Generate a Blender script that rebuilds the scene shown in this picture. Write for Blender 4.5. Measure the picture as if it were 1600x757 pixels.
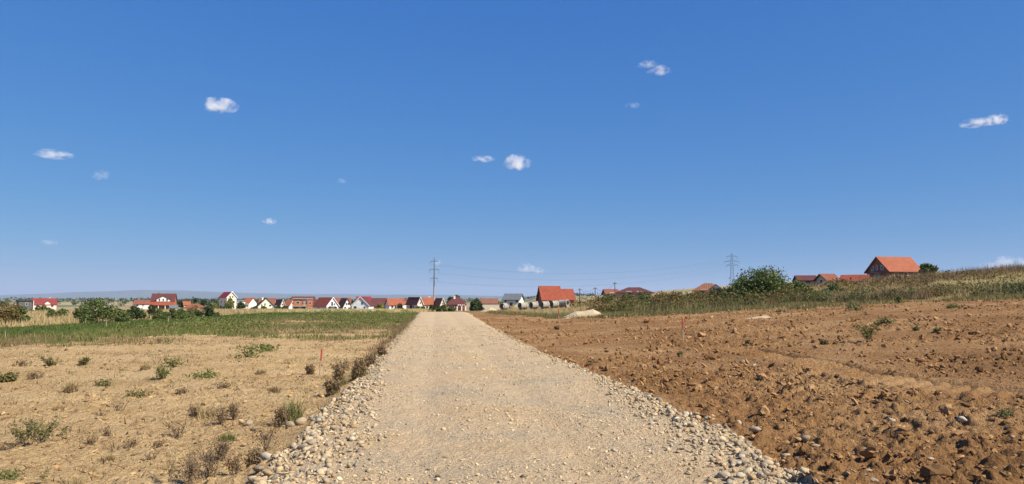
import bpy, bmesh, math, random
import numpy as np
from mathutils import Vector, Matrix

# ------------------------------------------------------------------ clearing
for o in list(bpy.data.objects):
    bpy.data.objects.remove(o)
S = bpy.context.scene
COL = S.collection
R = math.radians
rng = np.random.default_rng(11)
random.seed(5)

# ------------------------------------------------------------------ camera
EYE = 1.65
FPX = 1180.0            # focal length in pixels of the 1600 wide photograph
HZ = 468.0              # row of the true horizon
PITCH = math.atan((HZ - 378.5) / FPX)
cam_d = bpy.data.cameras.new('camera')
cam_d.sensor_width = 36.0
cam_d.lens = 36.0 * FPX / 1600.0
cam_d.clip_start = 0.1
cam_d.clip_end = 200000.0
cam = bpy.data.objects.new('camera', cam_d)
COL.objects.link(cam)
cam.location = (0, 0, EYE)
cam.rotation_euler = (R(90) + PITCH, 0, 0)
S.camera = cam

# ------------------------------------------------------------------ sky, sun, exposure
SUN_AZ, SUN_EL = R(120), R(43)       # clockwise from the viewing direction (+Y)
w = bpy.data.worlds.new('World'); S.world = w; w.use_nodes = True
nt = w.node_tree; nt.nodes.clear()
sky = nt.nodes.new('ShaderNodeTexSky'); sky.sky_type = 'NISHITA'
sky.sun_disc = False
sky.sun_elevation = SUN_EL
sky.sun_rotation = SUN_AZ
sky.altitude = 0.0; sky.air_density = 1.0; sky.dust_density = 0.0; sky.ozone_density = 8.0
bg = nt.nodes.new('ShaderNodeBackground'); bg.inputs[1].default_value = 0.1
out = nt.nodes.new('ShaderNodeOutputWorld')
# the same tone curve on every part of the sky (a phone's deep blue)
sp_ = nt.nodes.new('ShaderNodeSeparateColor'); cb_ = nt.nodes.new('ShaderNodeCombineColor')
nt.links.new(sky.outputs[0], sp_.inputs[0])
for i_, (gm_, gain_) in enumerate(((1.0, .255), (.62, .302), (.30, .425))):
    m1_ = nt.nodes.new('ShaderNodeMath'); m1_.operation = 'MULTIPLY'; m1_.inputs[1].default_value = .1
    m2_ = nt.nodes.new('ShaderNodeMath'); m2_.operation = 'POWER'; m2_.inputs[1].default_value = gm_
    m3_ = nt.nodes.new('ShaderNodeMath'); m3_.operation = 'MULTIPLY'; m3_.inputs[1].default_value = gain_ * 10
    nt.links.new(sp_.outputs[i_], m1_.inputs[0]); nt.links.new(m1_.outputs[0], m2_.inputs[0]); nt.links.new(m2_.outputs[0], m3_.inputs[0]); nt.links.new(m3_.outputs[0], cb_.inputs[i_])
nt.links.new(cb_.outputs[0], bg.inputs[0]); nt.links.new(bg.outputs[0], out.inputs[0])
sun_d = bpy.data.lights.new('sun', 'SUN'); sun_d.energy = 5.0; sun_d.angle = R(0.53)
sun_d.color = (1.0, 0.92, 0.79)
sun = bpy.data.objects.new('sun', sun_d); COL.objects.link(sun)
sd = Vector((math.sin(SUN_AZ) * math.cos(SUN_EL), math.cos(SUN_AZ) * math.cos(SUN_EL), math.sin(SUN_EL)))
sun.rotation_euler = sd.to_track_quat('Z', 'Y').to_euler()
sun.location = sd * 80
S.view_settings.view_transform = 'Standard'
S.view_settings.look = 'None'
S.view_settings.exposure = 0.76
S.view_settings.gamma = 1.0
S.view_settings.use_curve_mapping = False
S.render.engine = 'CYCLES'
S.cycles.max_bounces = 6
S.cycles.diffuse_bounces = 3
S.cycles.transparent_max_bounces = 8
S.cycles.volume_bounces = 4
S.cycles.use_denoising = True

# ------------------------------------------------------------------ noise and terrain functions
def _hash(ix, iy, seed):
    h = (ix.astype(np.int64) * 374761393 + iy.astype(np.int64) * 668265263 + seed * 982451653) & 0xFFFFFFFF
    h = ((h ^ (h >> 13)) * 1274126177) & 0xFFFFFFFF
    h = h ^ (h >> 16)
    return (h & 0xFFFF) / 65535.0
def vnoise(x, y, seed=0):
    ix = np.floor(x); iy = np.floor(y); fx = x - ix; fy = y - iy
    ix = ix.astype(np.int64); iy = iy.astype(np.int64)
    u = fx * fx * (3 - 2 * fx); v = fy * fy * (3 - 2 * fy)
    a = _hash(ix, iy, seed); b = _hash(ix + 1, iy, seed); c = _hash(ix, iy + 1, seed); d = _hash(ix + 1, iy + 1, seed)
    return (a + (b - a) * u) * (1 - v) + (c + (d - c) * u) * v
def fbm(x, y, sc, octv=4, seed=0):
    t = np.zeros_like(np.asarray(x, float)); amp = 0.5; f = 1.0 / sc; tot = 0
    for k in range(octv):
        ca, sa = math.cos(k * 1.1 + .4), math.sin(k * 1.1 + .4)
        t = t + amp * vnoise((x * ca - y * sa) * f + 17.3 * k, (x * sa + y * ca) * f - 9.1 * k, seed + k)
        tot += amp; amp *= .5; f *= 2.03
    return t / tot
def sst(a, b, x):
    t = np.clip((x - a) / (b - a), 0, 1); return t * t * (3 - 2 * t)

def road_c(y): return 0.8 - 0.1 * y
def road_l(y): return road_c(y) - np.interp(y, [0, 7, 11, 24, 46, 110], [2.25, 2.25, 2.2, 2.25, 2.35, 3.0])
def road_r(y): return road_c(y) + np.interp(y, [0, 7, 10, 14, 24, 46, 110], [2.2, 2.3, 2.68, 2.68, 2.3, 2.3, 3.0])
def H0(x, y):
    x = np.asarray(x, float); y = np.asarray(y, float)
    xr = np.maximum(x - 4, 0)
    right = 14 * np.tanh((0.045 * xr + 0.0004 * xr * xr) / 14)
    right = right * (1 - .6 * sst(400, 1500, y))
    wgt = 1 - sst(-15, 10, x - np.maximum(y - 100, 0) * .03)
    drop = 0.0135 * np.clip(y - 95, 0, 360) * wgt
    far = sst(650, 2600, np.hypot(x, y)) * (9 * fbm(x, y, 1500., 3, 40) - 2.5 + 8 * np.exp(-((x / np.maximum(y, 1) - .06) / .09) ** 2)) * (y > 0)
    return right - drop + far
def H(x, y):
    x = np.asarray(x, float); y = np.asarray(y, float)
    l = road_l(y); r = road_r(y)
    k = 1 - sst(105, 120, y)
    off = -.20 * sst(-.15, .75, l - x) * k - .08 * sst(-.1, .6, x - r) * k
    off = off + .10 * sst(3, 12, x - r) * k + .08 * sst(3, 14, l - x) * k
    return H0(x, y) + off
def Hs(x, y): return float(H(np.array([x]), np.array([y]))[0])

def ray(px, py):
    cx = (px - 800) / FPX; cy = (378.5 - py) / FPX
    dx, dy, dz = cx, math.cos(PITCH) - cy * math.sin(PITCH), math.sin(PITCH) + cy * math.cos(PITCH)
    return dx / dy, dz / dy
def at(px, py, d):
    a, b = ray(px, py); return Vector((a * d, d, EYE + b * d))
def G(px, py, dmax=900):
    a, b = ray(px, py)
    d = np.concatenate([np.arange(3, 140, .02), np.arange(140, dmax, .5)])
    z = EYE + b * d; g = H(a * d, d)
    k = np.argmax(z <= g)
    d0 = d[k] if z[k] <= g[k] else dmax
    return Vector((a * d0, d0, Hs(a * d0, d0)))
def E_right(x):           # far edge of the bare soil on the right
    return np.interp(x, [-12, -4, 0, 4, 9, 18, 27, 34, 60, 90], [108, 100, 84, 67, 62, 63, 63, 52, 46, 42])
def E_left(x):            # far edge of the bare dry field on the left
    return np.interp(x, [-60, -21, -14, -8, -4], [26, 28, 36, 41, 40])

# wheel track pressed in the soil on the right
TRK = [G(px, py) for px, py in ((1130, 543), (1215, 560), (1300, 580), (1390, 598), (1490, 610), (1600, 620), (1690, 626))]
TRK = np.array([(p.x, p.y) for p in TRK])
def track(x, y):
    best = np.full(x.shape, 9.0); al = np.zeros(x.shape); acc = 0
    for a, b in zip(TRK[:-1], TRK[1:]):
        dv = b - a; L = np.hypot(*dv); dv = dv / L
        t = np.clip((x - a[0]) * dv[0] + (y - a[1]) * dv[1], 0, L)
        sd_ = (x - a[0] - t * dv[0]) * (-dv[1]) + (y - a[1] - t * dv[1]) * dv[0]
        dd = np.hypot(x - a[0] - t * dv[0], y - a[1] - t * dv[1])
        m = dd < np.abs(best); best = np.where(m, np.sign(sd_) * dd, best); al = np.where(m, acc + t, al); acc += L
    return best, al

# ------------------------------------------------------------------ material helpers
MAT = {}
def nd(t, kind, **kw):
    n = t.nodes.new(kind)
    for k, v in kw.items(): setattr(n, k, v)
    return n
def ramp(t, fac, stops, interp='LINEAR'):
    n = t.nodes.new('ShaderNodeValToRGB'); n.color_ramp.interpolation = interp
    e = n.color_ramp.elements
    while len(e) > 1: e.remove(e[-1])
    e[0].position = stops[0][0]; e[0].color = (*stops[0][1], 1)
    for p, c in stops[1:]:
        q = e.new(p); q.color = (*c, 1)
    t.links.new(fac, n.inputs[0]); return n.outputs[0]
def noise(t, vec, scale, detail=4, rough=.55, out=0):
    n = nd(t, 'ShaderNodeTexNoise'); n.inputs['Scale'].default_value = scale
    n.inputs['Detail'].default_value = detail; n.inputs['Roughness'].default_value = rough
    if vec is not None: t.links.new(vec, n.inputs['Vector'])
    return n.outputs[out]
def mixc(t, fac, a, b, mode='MIX'):
    n = nd(t, 'ShaderNodeMix', data_type='RGBA', blend_type=mode)
    for s, v in ((0, fac), (6, a), (7, b)):
        if isinstance(v, (int, float)): n.inputs[s].default_value = v
        elif isinstance(v, tuple): n.inputs[s].default_value = (*v, 1)
        else: t.links.new(v, n.inputs[s])
    return n.outputs[2]
def bump(t, h, strength, dist, normal=None):
    b = nd(t, 'ShaderNodeBump'); b.inputs['Strength'].default_value = strength; b.inputs['Distance'].default_value = dist
    t.links.new(h, b.inputs['Height'])
    if normal is not None: t.links.new(normal, b.inputs['Normal'])
    return b.outputs[0]
def new_mat(name):
    m = bpy.data.materials.new(name); m.use_nodes = True
    t = m.node_tree; p = t.nodes['Principled BSDF']
    p.inputs['Specular IOR Level'].default_value = .2
    MAT[name] = m
    return m, t, p
def mat(name, c, rough=.85, var=.18, scale=1.5, bmp=.0, bscale=20., spec=.2, metal=0.):
    """plain weathered surface: colour broken up by two noises"""
    m, t, p = new_mat(name)
    tc = nd(t, 'ShaderNodeTexCoord').outputs['Object']
    n1 = noise(t, tc, scale, 6, .6)
    dk = tuple(v * (1 - var) for v in c); lt = tuple(min(1, v * (1 + var * .7)) for v in c)
    col = ramp(t, n1, [(.3, dk), (.7, lt)])
    t.links.new(col, p.inputs['Base Color'])
    p.inputs['Roughness'].default_value = rough; p.inputs['Specular IOR Level'].default_value = spec
    p.inputs['Metallic'].default_value = metal
    if bmp: t.links.new(bump(t, noise(t, tc, bscale, 3), bmp, .05), p.inputs['Normal'])
    return m
def mat_island(name, stops, rough=.85, transl=0., bscale=0., spec=.15, nscale=0.):
    """each loose piece takes its own tone"""
    m, t, p = new_mat(name)
    g = nd(t, 'ShaderNodeNewGeometry')
    oi = nd(t, 'ShaderNodeObjectInfo')
    ad = nd(t, 'ShaderNodeMath', operation='ADD'); t.links.new(g.outputs['Random Per Island'], ad.inputs[0]); t.links.new(oi.outputs['Random'], ad.inputs[1])
    fr = nd(t, 'ShaderNodeMath', operation='FRACT'); t.links.new(ad.outputs[0], fr.inputs[0])
    col = ramp(t, fr.outputs[0], stops)
    tc = nd(t, 'ShaderNodeTexCoord').outputs['Object']
    if nscale:
        nn = noise(t, tc, nscale, 4)
        col = mixc(t, .6, col, ramp(t, nn, [(.3, (.55, .55, .55)), (.7, (1.0, 1.0, 1.0))]), 'MULTIPLY')
    t.links.new(col, p.inputs['Base Color'])
    p.inputs['Roughness'].default_value = rough; p.inputs['Specular IOR Level'].default_value = spec
    if bscale: t.links.new(bump(t, noise(t, tc, bscale, 4), .5, .02), p.inputs['Normal'])
    if transl:
        tr = nd(t, 'ShaderNodeBsdfTranslucent'); t.links.new(col, tr.inputs[0])
        mx = nd(t, 'ShaderNodeMixShader'); mx.inputs[0].default_value = transl
        t.links.new(p.outputs[0], mx.inputs[1]); t.links.new(tr.outputs[0], mx.inputs[2])
        t.links.new(mx.outputs[0], t.nodes['Material Output'].inputs[0])
    return m
def mat_soil(name, big, small, bscale, bdist, bst=.6, big_scale=.35, small_scale=6., fine=40.):
    m, t, p = new_mat(name)
    tc = nd(t, 'ShaderNodeTexCoord').outputs['Object']
    c1 = ramp(t, noise(t, tc, big_scale, 5, .6), big)
    c2 = ramp(t, noise(t, tc, small_scale, 6, .7), small)
    c3 = ramp(t, noise(t, tc, fine, 3, .7), [(.3, (.78, .78, .78)), (.65, (1., 1., 1.))])
    col = mixc(t, .85, c1, c2, 'MULTIPLY'); col = mixc(t, .8, col, c3, 'MULTIPLY')
    t.links.new(col, p.inputs['Base Color'])
    p.inputs['Roughness'].default_value = .95; p.inputs['Specular IOR Level'].default_value = .08
    h1 = noise(t, tc, bscale, 6, .65)
    t.links.new(bump(t, h1, bst, bdist), p.inputs['Normal'])
    return m

mat_soil('mat_gravel', [(.3, (.52, .375, .21)), (.48, (.58, .43, .26)), (.66, (.47, .38, .255))],
         [(.33, (.46, .43, .40)), (.42, (.92, .92, .92)), (.60, (1.0, 1.0, 1.0)), (.8, (1.0, 1.0, 1.0))], 24., .07, 1., .5, 27., 60.)
mat_soil('mat_tilled', [(.3, (.240, .128, .052)), (.48, (.325, .176, .074)), (.66, (.44, .268, .125))],
         [(.3, (.60, .55, .50)), (.46, (.96, .96, .96)), (.8, (1.0, 1.0, 1.0))], 11., .16, 1., .22, 6., 30.)
mat_soil('mat_dry', [(.3, (.51, .335, .155)), (.5, (.60, .41, .20)), (.7, (.66, .47, .245))],
         [(.33, (.46, .40, .33)), (.44, (.94, .94, .94)), (.8, (1., 1., 1.))], 12., .17, 1., .45, 4.5, 22.)
mat_soil('mat_weedy', [(.32, (.20, .16, .06)), (.5, (.34, .235, .11)), (.66, (.44, .30, .15))],
         [(.3, (.6, .6, .55)), (.6, (1., 1., 1.))], 6., .08, .6, .22, 1.5, 20.)
mat_soil('mat_crop', [(.3, (.07, .12, .03)), (.7, (.12, .17, .05))], [(.3, (.6, .6, .6)), (.7, (1, 1, 1))], 6., .1, .6, .3, 3., 20.)
mat_soil('mat_meadow', [(.3, (.17, .14, .055)), (.5, (.28, .20, .085)), (.7, (.36, .26, .12))],
         [(.3, (.55, .55, .5)), (.7, (1., 1., 1.))], 3., .15, .6, .05, .8, 9.)
def mat_far():
    m, t, p = new_mat('mat_far')
    tc = nd(t, 'ShaderNodeTexCoord').outputs['Object']
    v = nd(t, 'ShaderNodeTexVoronoi'); v.inputs['Scale'].default_value = .0042; t.links.new(tc, v.inputs['Vector'])
    sp = nd(t, 'ShaderNodeSeparateColor'); t.links.new(v.outputs['Color'], sp.inputs[0])
    c1 = ramp(t, sp.outputs[0], [(0., (.30, .21, .12)), (.3, (.38, .29, .16)), (.55, (.14, .16, .06)), (.75, (.33, .25, .14)), (1., (.22, .16, .09))], 'CONSTANT')
    c2 = ramp(t, noise(t, tc, .02, 5), [(.35, (.45, .55, .4)), (.6, (1, 1, 1))])
    t.links.new(mixc(t, .8, c1, c2, 'MULTIPLY'), p.inputs['Base Color'])
    p.inputs['Roughness'].default_value = .95
    return m
mat_far()
mat_soil('mat_mountain', [(.3, (.05, .075, .04)), (.7, (.11, .12, .06))], [(.3, (.7, .7, .7)), (.7, (1, 1, 1))], .01, 5, .3, .0006, .004, .03)
STONE = [(0., (.40, .30, .175)), (.25, (.50, .38, .225)), (.45, (.30, .245, .175)), (.6, (.54, .435, .28)), (.75, (.44, .285, .135)), (.88, (.19, .165, .135)), (1., (.62, .53, .37))]
mat_island('mat_stone', STONE, .8, 0, 25., .2, 9.)
mat_island('mat_pebble', [(0., (.30, .225, .14)), (.3, (.52, .39, .235)), (.55, (.44, .33, .19)), (.75, (.58, .46, .30)), (.9, (.22, .18, .13)), (1., (.64, .54, .38))], .85)
mat_island('mat_clod', [(0., (.20, .105, .044)), (.35, (.31, .17, .072)), (.7, (.43, .26, .122)), (1., (.14, .074, .032))], .95, 0, 30., .05, 12.)
mat_island('mat_dryclod', [(0., (.34, .22, .10)), (.35, (.43, .29, .14)), (.6, (.24, .155, .075)), (1., (.13, .085, .045))], .95, 0, 30., .05)
mat_island('mat_drygrass', [(0., (.42, .32, .15)), (.4, (.52, .41, .20)), (.75, (.34, .25, .12)), (1., (.58, .47, .25))], .8, .35)
mat_island('mat_gold', [(0., (.60, .48, .20)), (.5, (.70, .58, .28)), (1., (.50, .39, .17))], .8, .35)
mat_island('mat_brownweed', [(0., (.13, .085, .05)), (.4, (.20, .135, .075)), (.75, (.28, .19, .10)), (1., (.16, .13, .06))], .9, .2)
mat_island('mat_greengrass', [(0., (.10, .14, .033)), (.35, (.155, .185, .05)), (.7, (.215, .215, .072)), (1., (.085, .115, .033))], .75, .35)
mat_island('mat_olive', [(0., (.13, .13, .045)), (.35, (.20, .18, .07)), (.7, (.28, .23, .10)), (1., (.10, .105, .04))], .8, .3)
mat_island('mat_cropleaf', [(0., (.065, .095, .022)), (.5, (.10, .135, .03)), (1., (.14, .155, .045))], .7, .35)
mat_island('mat_leaf', [(0., (.055, .085, .02)), (.4, (.095, .13, .034)), (.75, (.14, .165, .048)), (1., (.07, .095, .024))], .65, .3, 0, .3)
mat_island('mat_leafdark', [(0., (.03, .05, .018)), (.5, (.05, .075, .025)), (1., (.075, .09, .03))], .7, .25, 0, .25)
mat_island('mat_leafyellow', [(0., (.20, .20, .04)), (.5, (.28, .27, .06)), (1., (.15, .17, .04))], .7, .35)
mat_island('mat_leafrust', [(0., (.15, .10, .04)), (.5, (.21, .14, .055)), (1., (.12, .12, .04))], .8, .3)
mat('mat_bark', (.12, .09, .065), .9, .3, 8)
mat('mat_dead', (.15, .105, .07), .9, .35, 14)
mat('mat_drystalk', (.40, .30, .17), .9, .3, 14)
mat('mat_stakewood', (.30, .235, .175), .85, .25, 18)
mat('mat_stakered', (.33, .05, .04), .7, .2, 18)
mat('mat_concrete', (.31, .285, .235), .9, .2, 1.8, .3, 14)
mat('mat_concdark', (.27, .26, .24), .9, .2, 1.8)
mat('mat_steel', (.13, .14, .14), .5, .2, 4, 0, 1, .4, .5)
mat('mat_cable', (.12, .12, .13), .6, .1)
mat('mat_glass', (.03, .04, .05), .12, .2, .6, 0, 1, .6)
mat('mat_frame', (.70, .70, .68), .5, .08)
mat('mat_framedark', (.10, .06, .04), .6, .15)
mat('mat_trimwhite', (.80, .78, .74), .7, .08)
for n, c in dict(white=(.78, .75, .68), cream=(.74, .66, .50), pink=(.70, .52, .43), grey=(.45, .45, .44), beige=(.60, .50, .38), brickred=(.33, .13, .075), rawbrick=(.38, .14, .06), dark=(.10, .095, .09), paleblue=(.62, .66, .68)).items():
    mat('mat_wall_' + n, c, .9, .1, .35)
def mat_roof(name, c):
    m, t, p = new_mat(name)
    tc = nd(t, 'ShaderNodeTexCoord').outputs['UV']
    wv = nd(t, 'ShaderNodeTexWave', wave_type='BANDS', bands_direction='X'); wv.inputs['Scale'].default_value = 1.0
    wv.inputs['Distortion'].default_value = 0.4; t.links.new(tc, wv.inputs['Vector'])
    oc = nd(t, 'ShaderNodeTexCoord').outputs['Object']
    n1 = noise(t, oc, 1.1, 6, .65)
    col = ramp(t, n1, [(.3, tuple(v * .78 for v in c)), (.7, tuple(min(1, v * 1.12) for v in c))])
    t.links.new(mixc(t, .5, col, ramp(t, wv.outputs[0], [(0., (.72, .72, .72)), (.6, (1, 1, 1))]), 'MULTIPLY'), p.inputs['Base Color'])
    t.links.new(bump(t, wv.outputs[0], .6, .05), p.inputs['Normal'])
    p.inputs['Roughness'].default_value = .75
for n, c in dict(orange=(.31, .098, .048), redorange=(.27, .066, .034), red=(.22, .042, .036), crimson=(.24, .03, .042), maroon=(.115, .038, .034), brown=(.22, .10, .06), rust=(.23, .085, .05), black=(.055, .05, .05), slate=(.13, .145, .16)).items():
    mat_roof('mat_roof_' + n, c)
def mat_brick():
    m, t, p = new_mat('mat_wall_brickwork')
    tc = nd(t, 'ShaderNodeTexCoord').outputs['Object']
    b = nd(t, 'ShaderNodeTexBrick'); b.inputs['Scale'].default_value = 2.2
    b.inputs['Color1'].default_value = (.25, .105, .058, 1); b.inputs['Color2'].default_value = (.20, .085, .05, 1); b.inputs['Mortar'].default_value = (.24, .20, .16, 1)
    mp = nd(t, 'ShaderNodeMapping'); mp.inputs['Rotation'].default_value = (R(90), 0, 0)
    t.links.new(tc, mp.inputs[0]); t.links.new(mp.outputs[0], b.inputs['Vector'])
    t.links.new(b.outputs[0], p.inputs['Base Color']); p.inputs['Roughness'].default_value = .9
mat_brick()

# ------------------------------------------------------------------ object helpers
def tag(o, label=None, cat=None, group=None, kind=None):
    if label: o['label'] = label
    if cat: o['category'] = cat
    if group: o['group'] = group
    if kind: o['kind'] = kind
    return o
def empty(name, loc, rz=0.):
    o = bpy.data.objects.new(name, None); COL.objects.link(o)
    o.location = loc; o.rotation_euler = (0, 0, rz); o.empty_display_size = .3
    return o
def np_mesh(name, V, F, m=None, smooth=False):
    """V: n x 3, F: k x 3 or k x 4"""
    V = np.asarray(V, np.float32); F = np.asarray(F, np.int32)
    me = bpy.data.meshes.new(name)
    me.vertices.add(len(V)); me.vertices.foreach_set('co', V.ravel())
    k = F.shape[1]
    me.loops.add(F.size); me.loops.foreach_set('vertex_index', F.ravel())
    me.polygons.add(len(F)); me.polygons.foreach_set('loop_start', np.arange(0, F.size, k, dtype=np.int32))
    me.update(calc_edges=True)
    me.polygons.foreach_set('use_smooth', np.full(len(F), smooth))
    if m: me.materials.append(MAT[m])
    me.validate(); me.update()
    return me
def link(name, me, parent=None, loc=None):
    o = bpy.data.objects.new(name, me); COL.objects.link(o)
    if parent is not None: o.parent = parent
    if loc is not None: o.location = loc
    return o
class MB:
    """collects boxes, prisms and tubes into one mesh"""
    def __init__(s): s.v = []; s.f = []
    def add(s, vs, fs):
        b = len(s.v); s.v += [tuple(v) for v in vs]; s.f += [tuple(b + i for i in f) for f in fs]
    def box(s, x0, x1, y0, y1, z0, z1):
        s.add([(x0, y0, z0), (x1, y0, z0), (x1, y1, z0), (x0, y1, z0), (x0, y0, z1), (x1, y0, z1), (x1, y1, z1), (x0, y1, z1)],
              [(0, 3, 2, 1), (4, 5, 6, 7), (0, 1, 5, 4), (1, 2, 6, 5), (2, 3, 7, 6), (3, 0, 4, 7)])
    def tube(s, a, b, r0, r1=None, n=6):
        a = Vector(a); b = Vector(b); r1 = r0 if r1 is None else r1
        d = (b - a).normalized(); u = d.orthogonal().normalized(); v = d.cross(u)
        ring = lambda c, r: [c + (u * math.cos(2 * math.pi * i / n) + v * math.sin(2 * math.pi * i / n)) * r for i in range(n)]
        s.add(ring(a, r0) + ring(b, r1), [(i, (i + 1) % n, n + (i + 1) % n, n + i) for i in range(n)] + [tuple(range(n))[::-1], tuple(range(n, 2 * n))])
    def slab(s, quad, th):
        """thick plate under a quad of 3 or 4 points"""
        q = [Vector(p) for p in quad]; nrm = (q[1] - q[0]).cross(q[2] - q[0]).normalized()
        if nrm.z < 0: q = q[::-1]; nrm = -nrm
        k = len(q); lo = [p - nrm * th for p in q]
        s.add(q + lo, [tuple(range(k)), tuple(range(k, 2 * k))[::-1]] + [(i, k + i, k + (i + 1) % k, (i + 1) % k) for i in range(k)])
    def build(s, name, m, parent=None, loc=None, uv=False, smooth=False):
        me = bpy.data.meshes.new(name); me.from_pydata(s.v, [], s.f); me.materials.append(MAT[m])
        bm_ = bmesh.new(); bm_.from_mesh(me); bmesh.ops.recalc_face_normals(bm_, faces=bm_.faces); bm_.to_mesh(me); bm_.free()
        if smooth: me.polygons.foreach_set('use_smooth', [True] * len(me.polygons))
        if uv:
            l = me.uv_layers.new()
            for p in me.polygons:
                n = p.normal; ax = 1 if abs(n.x) > abs(n.y) else 0
                for li in p.loop_indices:
                    c = me.vertices[me.loops[li].vertex_index].co
                    l.data[li].uv = (c[ax], c.z)
        me.update()
        return link(name, me, parent, loc)

# ico templates
def ico(sub):
    b = bmesh.new(); bmesh.ops.create_icosphere(b, subdivisions=sub, radius=1.0)
    b.verts.ensure_lookup_table()
    V = np.array([v.co[:] for v in b.verts]); F = np.array([[v.index for v in f.verts] for f in b.faces]); b.free()
    return V, F
ICO1, ICO2 = ico(1), ico(2)
def rand_rot(n):
    q = rng.normal(size=(n, 4)); q /= np.linalg.norm(q, axis=1)[:, None]
    a, b, c, d = q.T
    return np.stack([np.stack([1 - 2 * (c * c + d * d), 2 * (b * c - a * d), 2 * (b * d + a * c)], -1),
                     np.stack([2 * (b * c + a * d), 1 - 2 * (b * b + d * d), 2 * (c * d - a * b)], -1),
                     np.stack([2 * (b * d - a * c), 2 * (c * d + a * b), 1 - 2 * (b * b + c * c)], -1)], 1)
def rz_rot(n):
    a = rng.uniform(0, 2 * np.pi, n); z = np.zeros(n); o_ = np.ones(n)
    return np.stack([np.stack([np.cos(a), -np.sin(a), z], -1), np.stack([np.sin(a), np.cos(a), z], -1), np.stack([z, z, o_], -1)], 1)
def rocks(P, size, tmpl, rough=.22, flat=.65, sink=.25, rough_rot=.35):
    """joined rounded lumps at P (n x 3) with radius size (n)"""
    V, F = tmpl; n = len(P); k = len(V)
    W = V[None] * (1 + rng.uniform(-rough, rough, (n, k, 1)))
    ax = np.stack([rng.uniform(.85, 1.35, n), rng.uniform(.75, 1.05, n), rng.uniform(flat * .8, flat * 1.2, n)], -1)
    W = W * ax[:, None, :]
    tl = rand_rot(n) * rough_rot + np.eye(3)[None] * (1 - rough_rot)
    W = np.einsum('nij,nkj->nki', rz_rot(n), np.einsum('nij,nkj->nki', tl, W))
    W = W * size[:, None, None]; W[:, :, 2] += (size * (flat - 2 * sink * flat))[:, None]
    W = W + P[:, None, :]
    return W.reshape(-1, 3), (F[None] + (np.arange(n) * k)[:, None, None]).reshape(-1, 3)
def blades(P, hgt, width, lean=.5, droop=.0):
    """single triangle blades; P n x 3, hgt n"""
    n = len(P); a = rng.uniform(0, 2 * np.pi, n); f = rng.uniform(0, 2 * np.pi, n)
    wv = np.stack([np.cos(a), np.sin(a), np.zeros(n)], -1) * (width / 2)[:, None]
    l = rng.uniform(0, lean, n) * hgt
    tip = P + np.stack([np.cos(f) * l, np.sin(f) * l, hgt], -1)
    V = np.stack([P - wv, P + wv, tip], 1).reshape(-1, 3)
    return V, np.arange(3 * n).reshape(-1, 3)
def clump_pts(C, nb, spread):
    n = len(C); P = np.repeat(C, nb, 0); s = np.repeat(spread, nb)
    P[:, 0] += rng.normal(size=len(P)) * s; P[:, 1] += rng.normal(size=len(P)) * s
    return P
def grass(name, xy, hgt, nb, spread, width, m, parent=None, label=None, cat='grass', lean=.6, sink=.02):
    """a mass of grass: clumps at xy (n x 2) of height hgt (n)"""
    C = np.column_stack([xy, H(xy[:, 0], xy[:, 1]) - sink])
    P = clump_pts(C, nb, spread); P[:, 2] = H(P[:, 0], P[:, 1]) - sink
    hh = np.repeat(hgt, nb) * rng.uniform(.45, 1.1, len(P))
    V, F = blades(P, hh, width * rng.uniform(.6, 1.4, len(P)), lean)
    o = link(name, np_mesh(name, V, F, m), parent)
    tag(o, label, cat if parent is None else None, None, 'stuff')
    return o
def leaf_cloud(n, centers, radii, size, flat=1.):
    """leaf quads spread in shells of several lumps"""
    k = rng.integers(0, len(centers), n)
    d = rng.normal(size=(n, 3)); d /= np.linalg.norm(d, axis=1)[:, None]
    rad = rng.uniform(.45, 1.0, n) ** .6 * rng.choice([1, 1, 1, 1.16, 1.3], n)
    P = np.array(centers)[k] + d * np.array(radii)[k] * rad[:, None]
    u = rng.normal(size=(n, 3)); u /= np.linalg.norm(u, axis=1)[:, None]
    v = np.cross(u, rng.normal(size=(n, 3))); v /= np.linalg.norm(v, axis=1)[:, None]
    s = size * rng.uniform(.6, 1.4, n)
    u = u * s[:, None]; v = v * (s * .6)[:, None]
    V = np.stack([P - u, P + v * .9, P + u, P - v * .9], 1).reshape(-1, 3)
    return V, np.arange(4 * n).reshape(-1, 4)
def region(n, x0, x1, y0, y1, test=None):
    out_ = np.zeros((0, 2))
    while len(out_) < n:
        q = np.column_stack([rng.uniform(x0, x1, n * 2), rng.uniform(y0, y1, n * 2)])
        if test is not None: q = q[test(q[:, 0], q[:, 1])]
        if len(q) == 0: break
        out_ = np.vstack([out_, q])
    return out_[:n]

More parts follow.
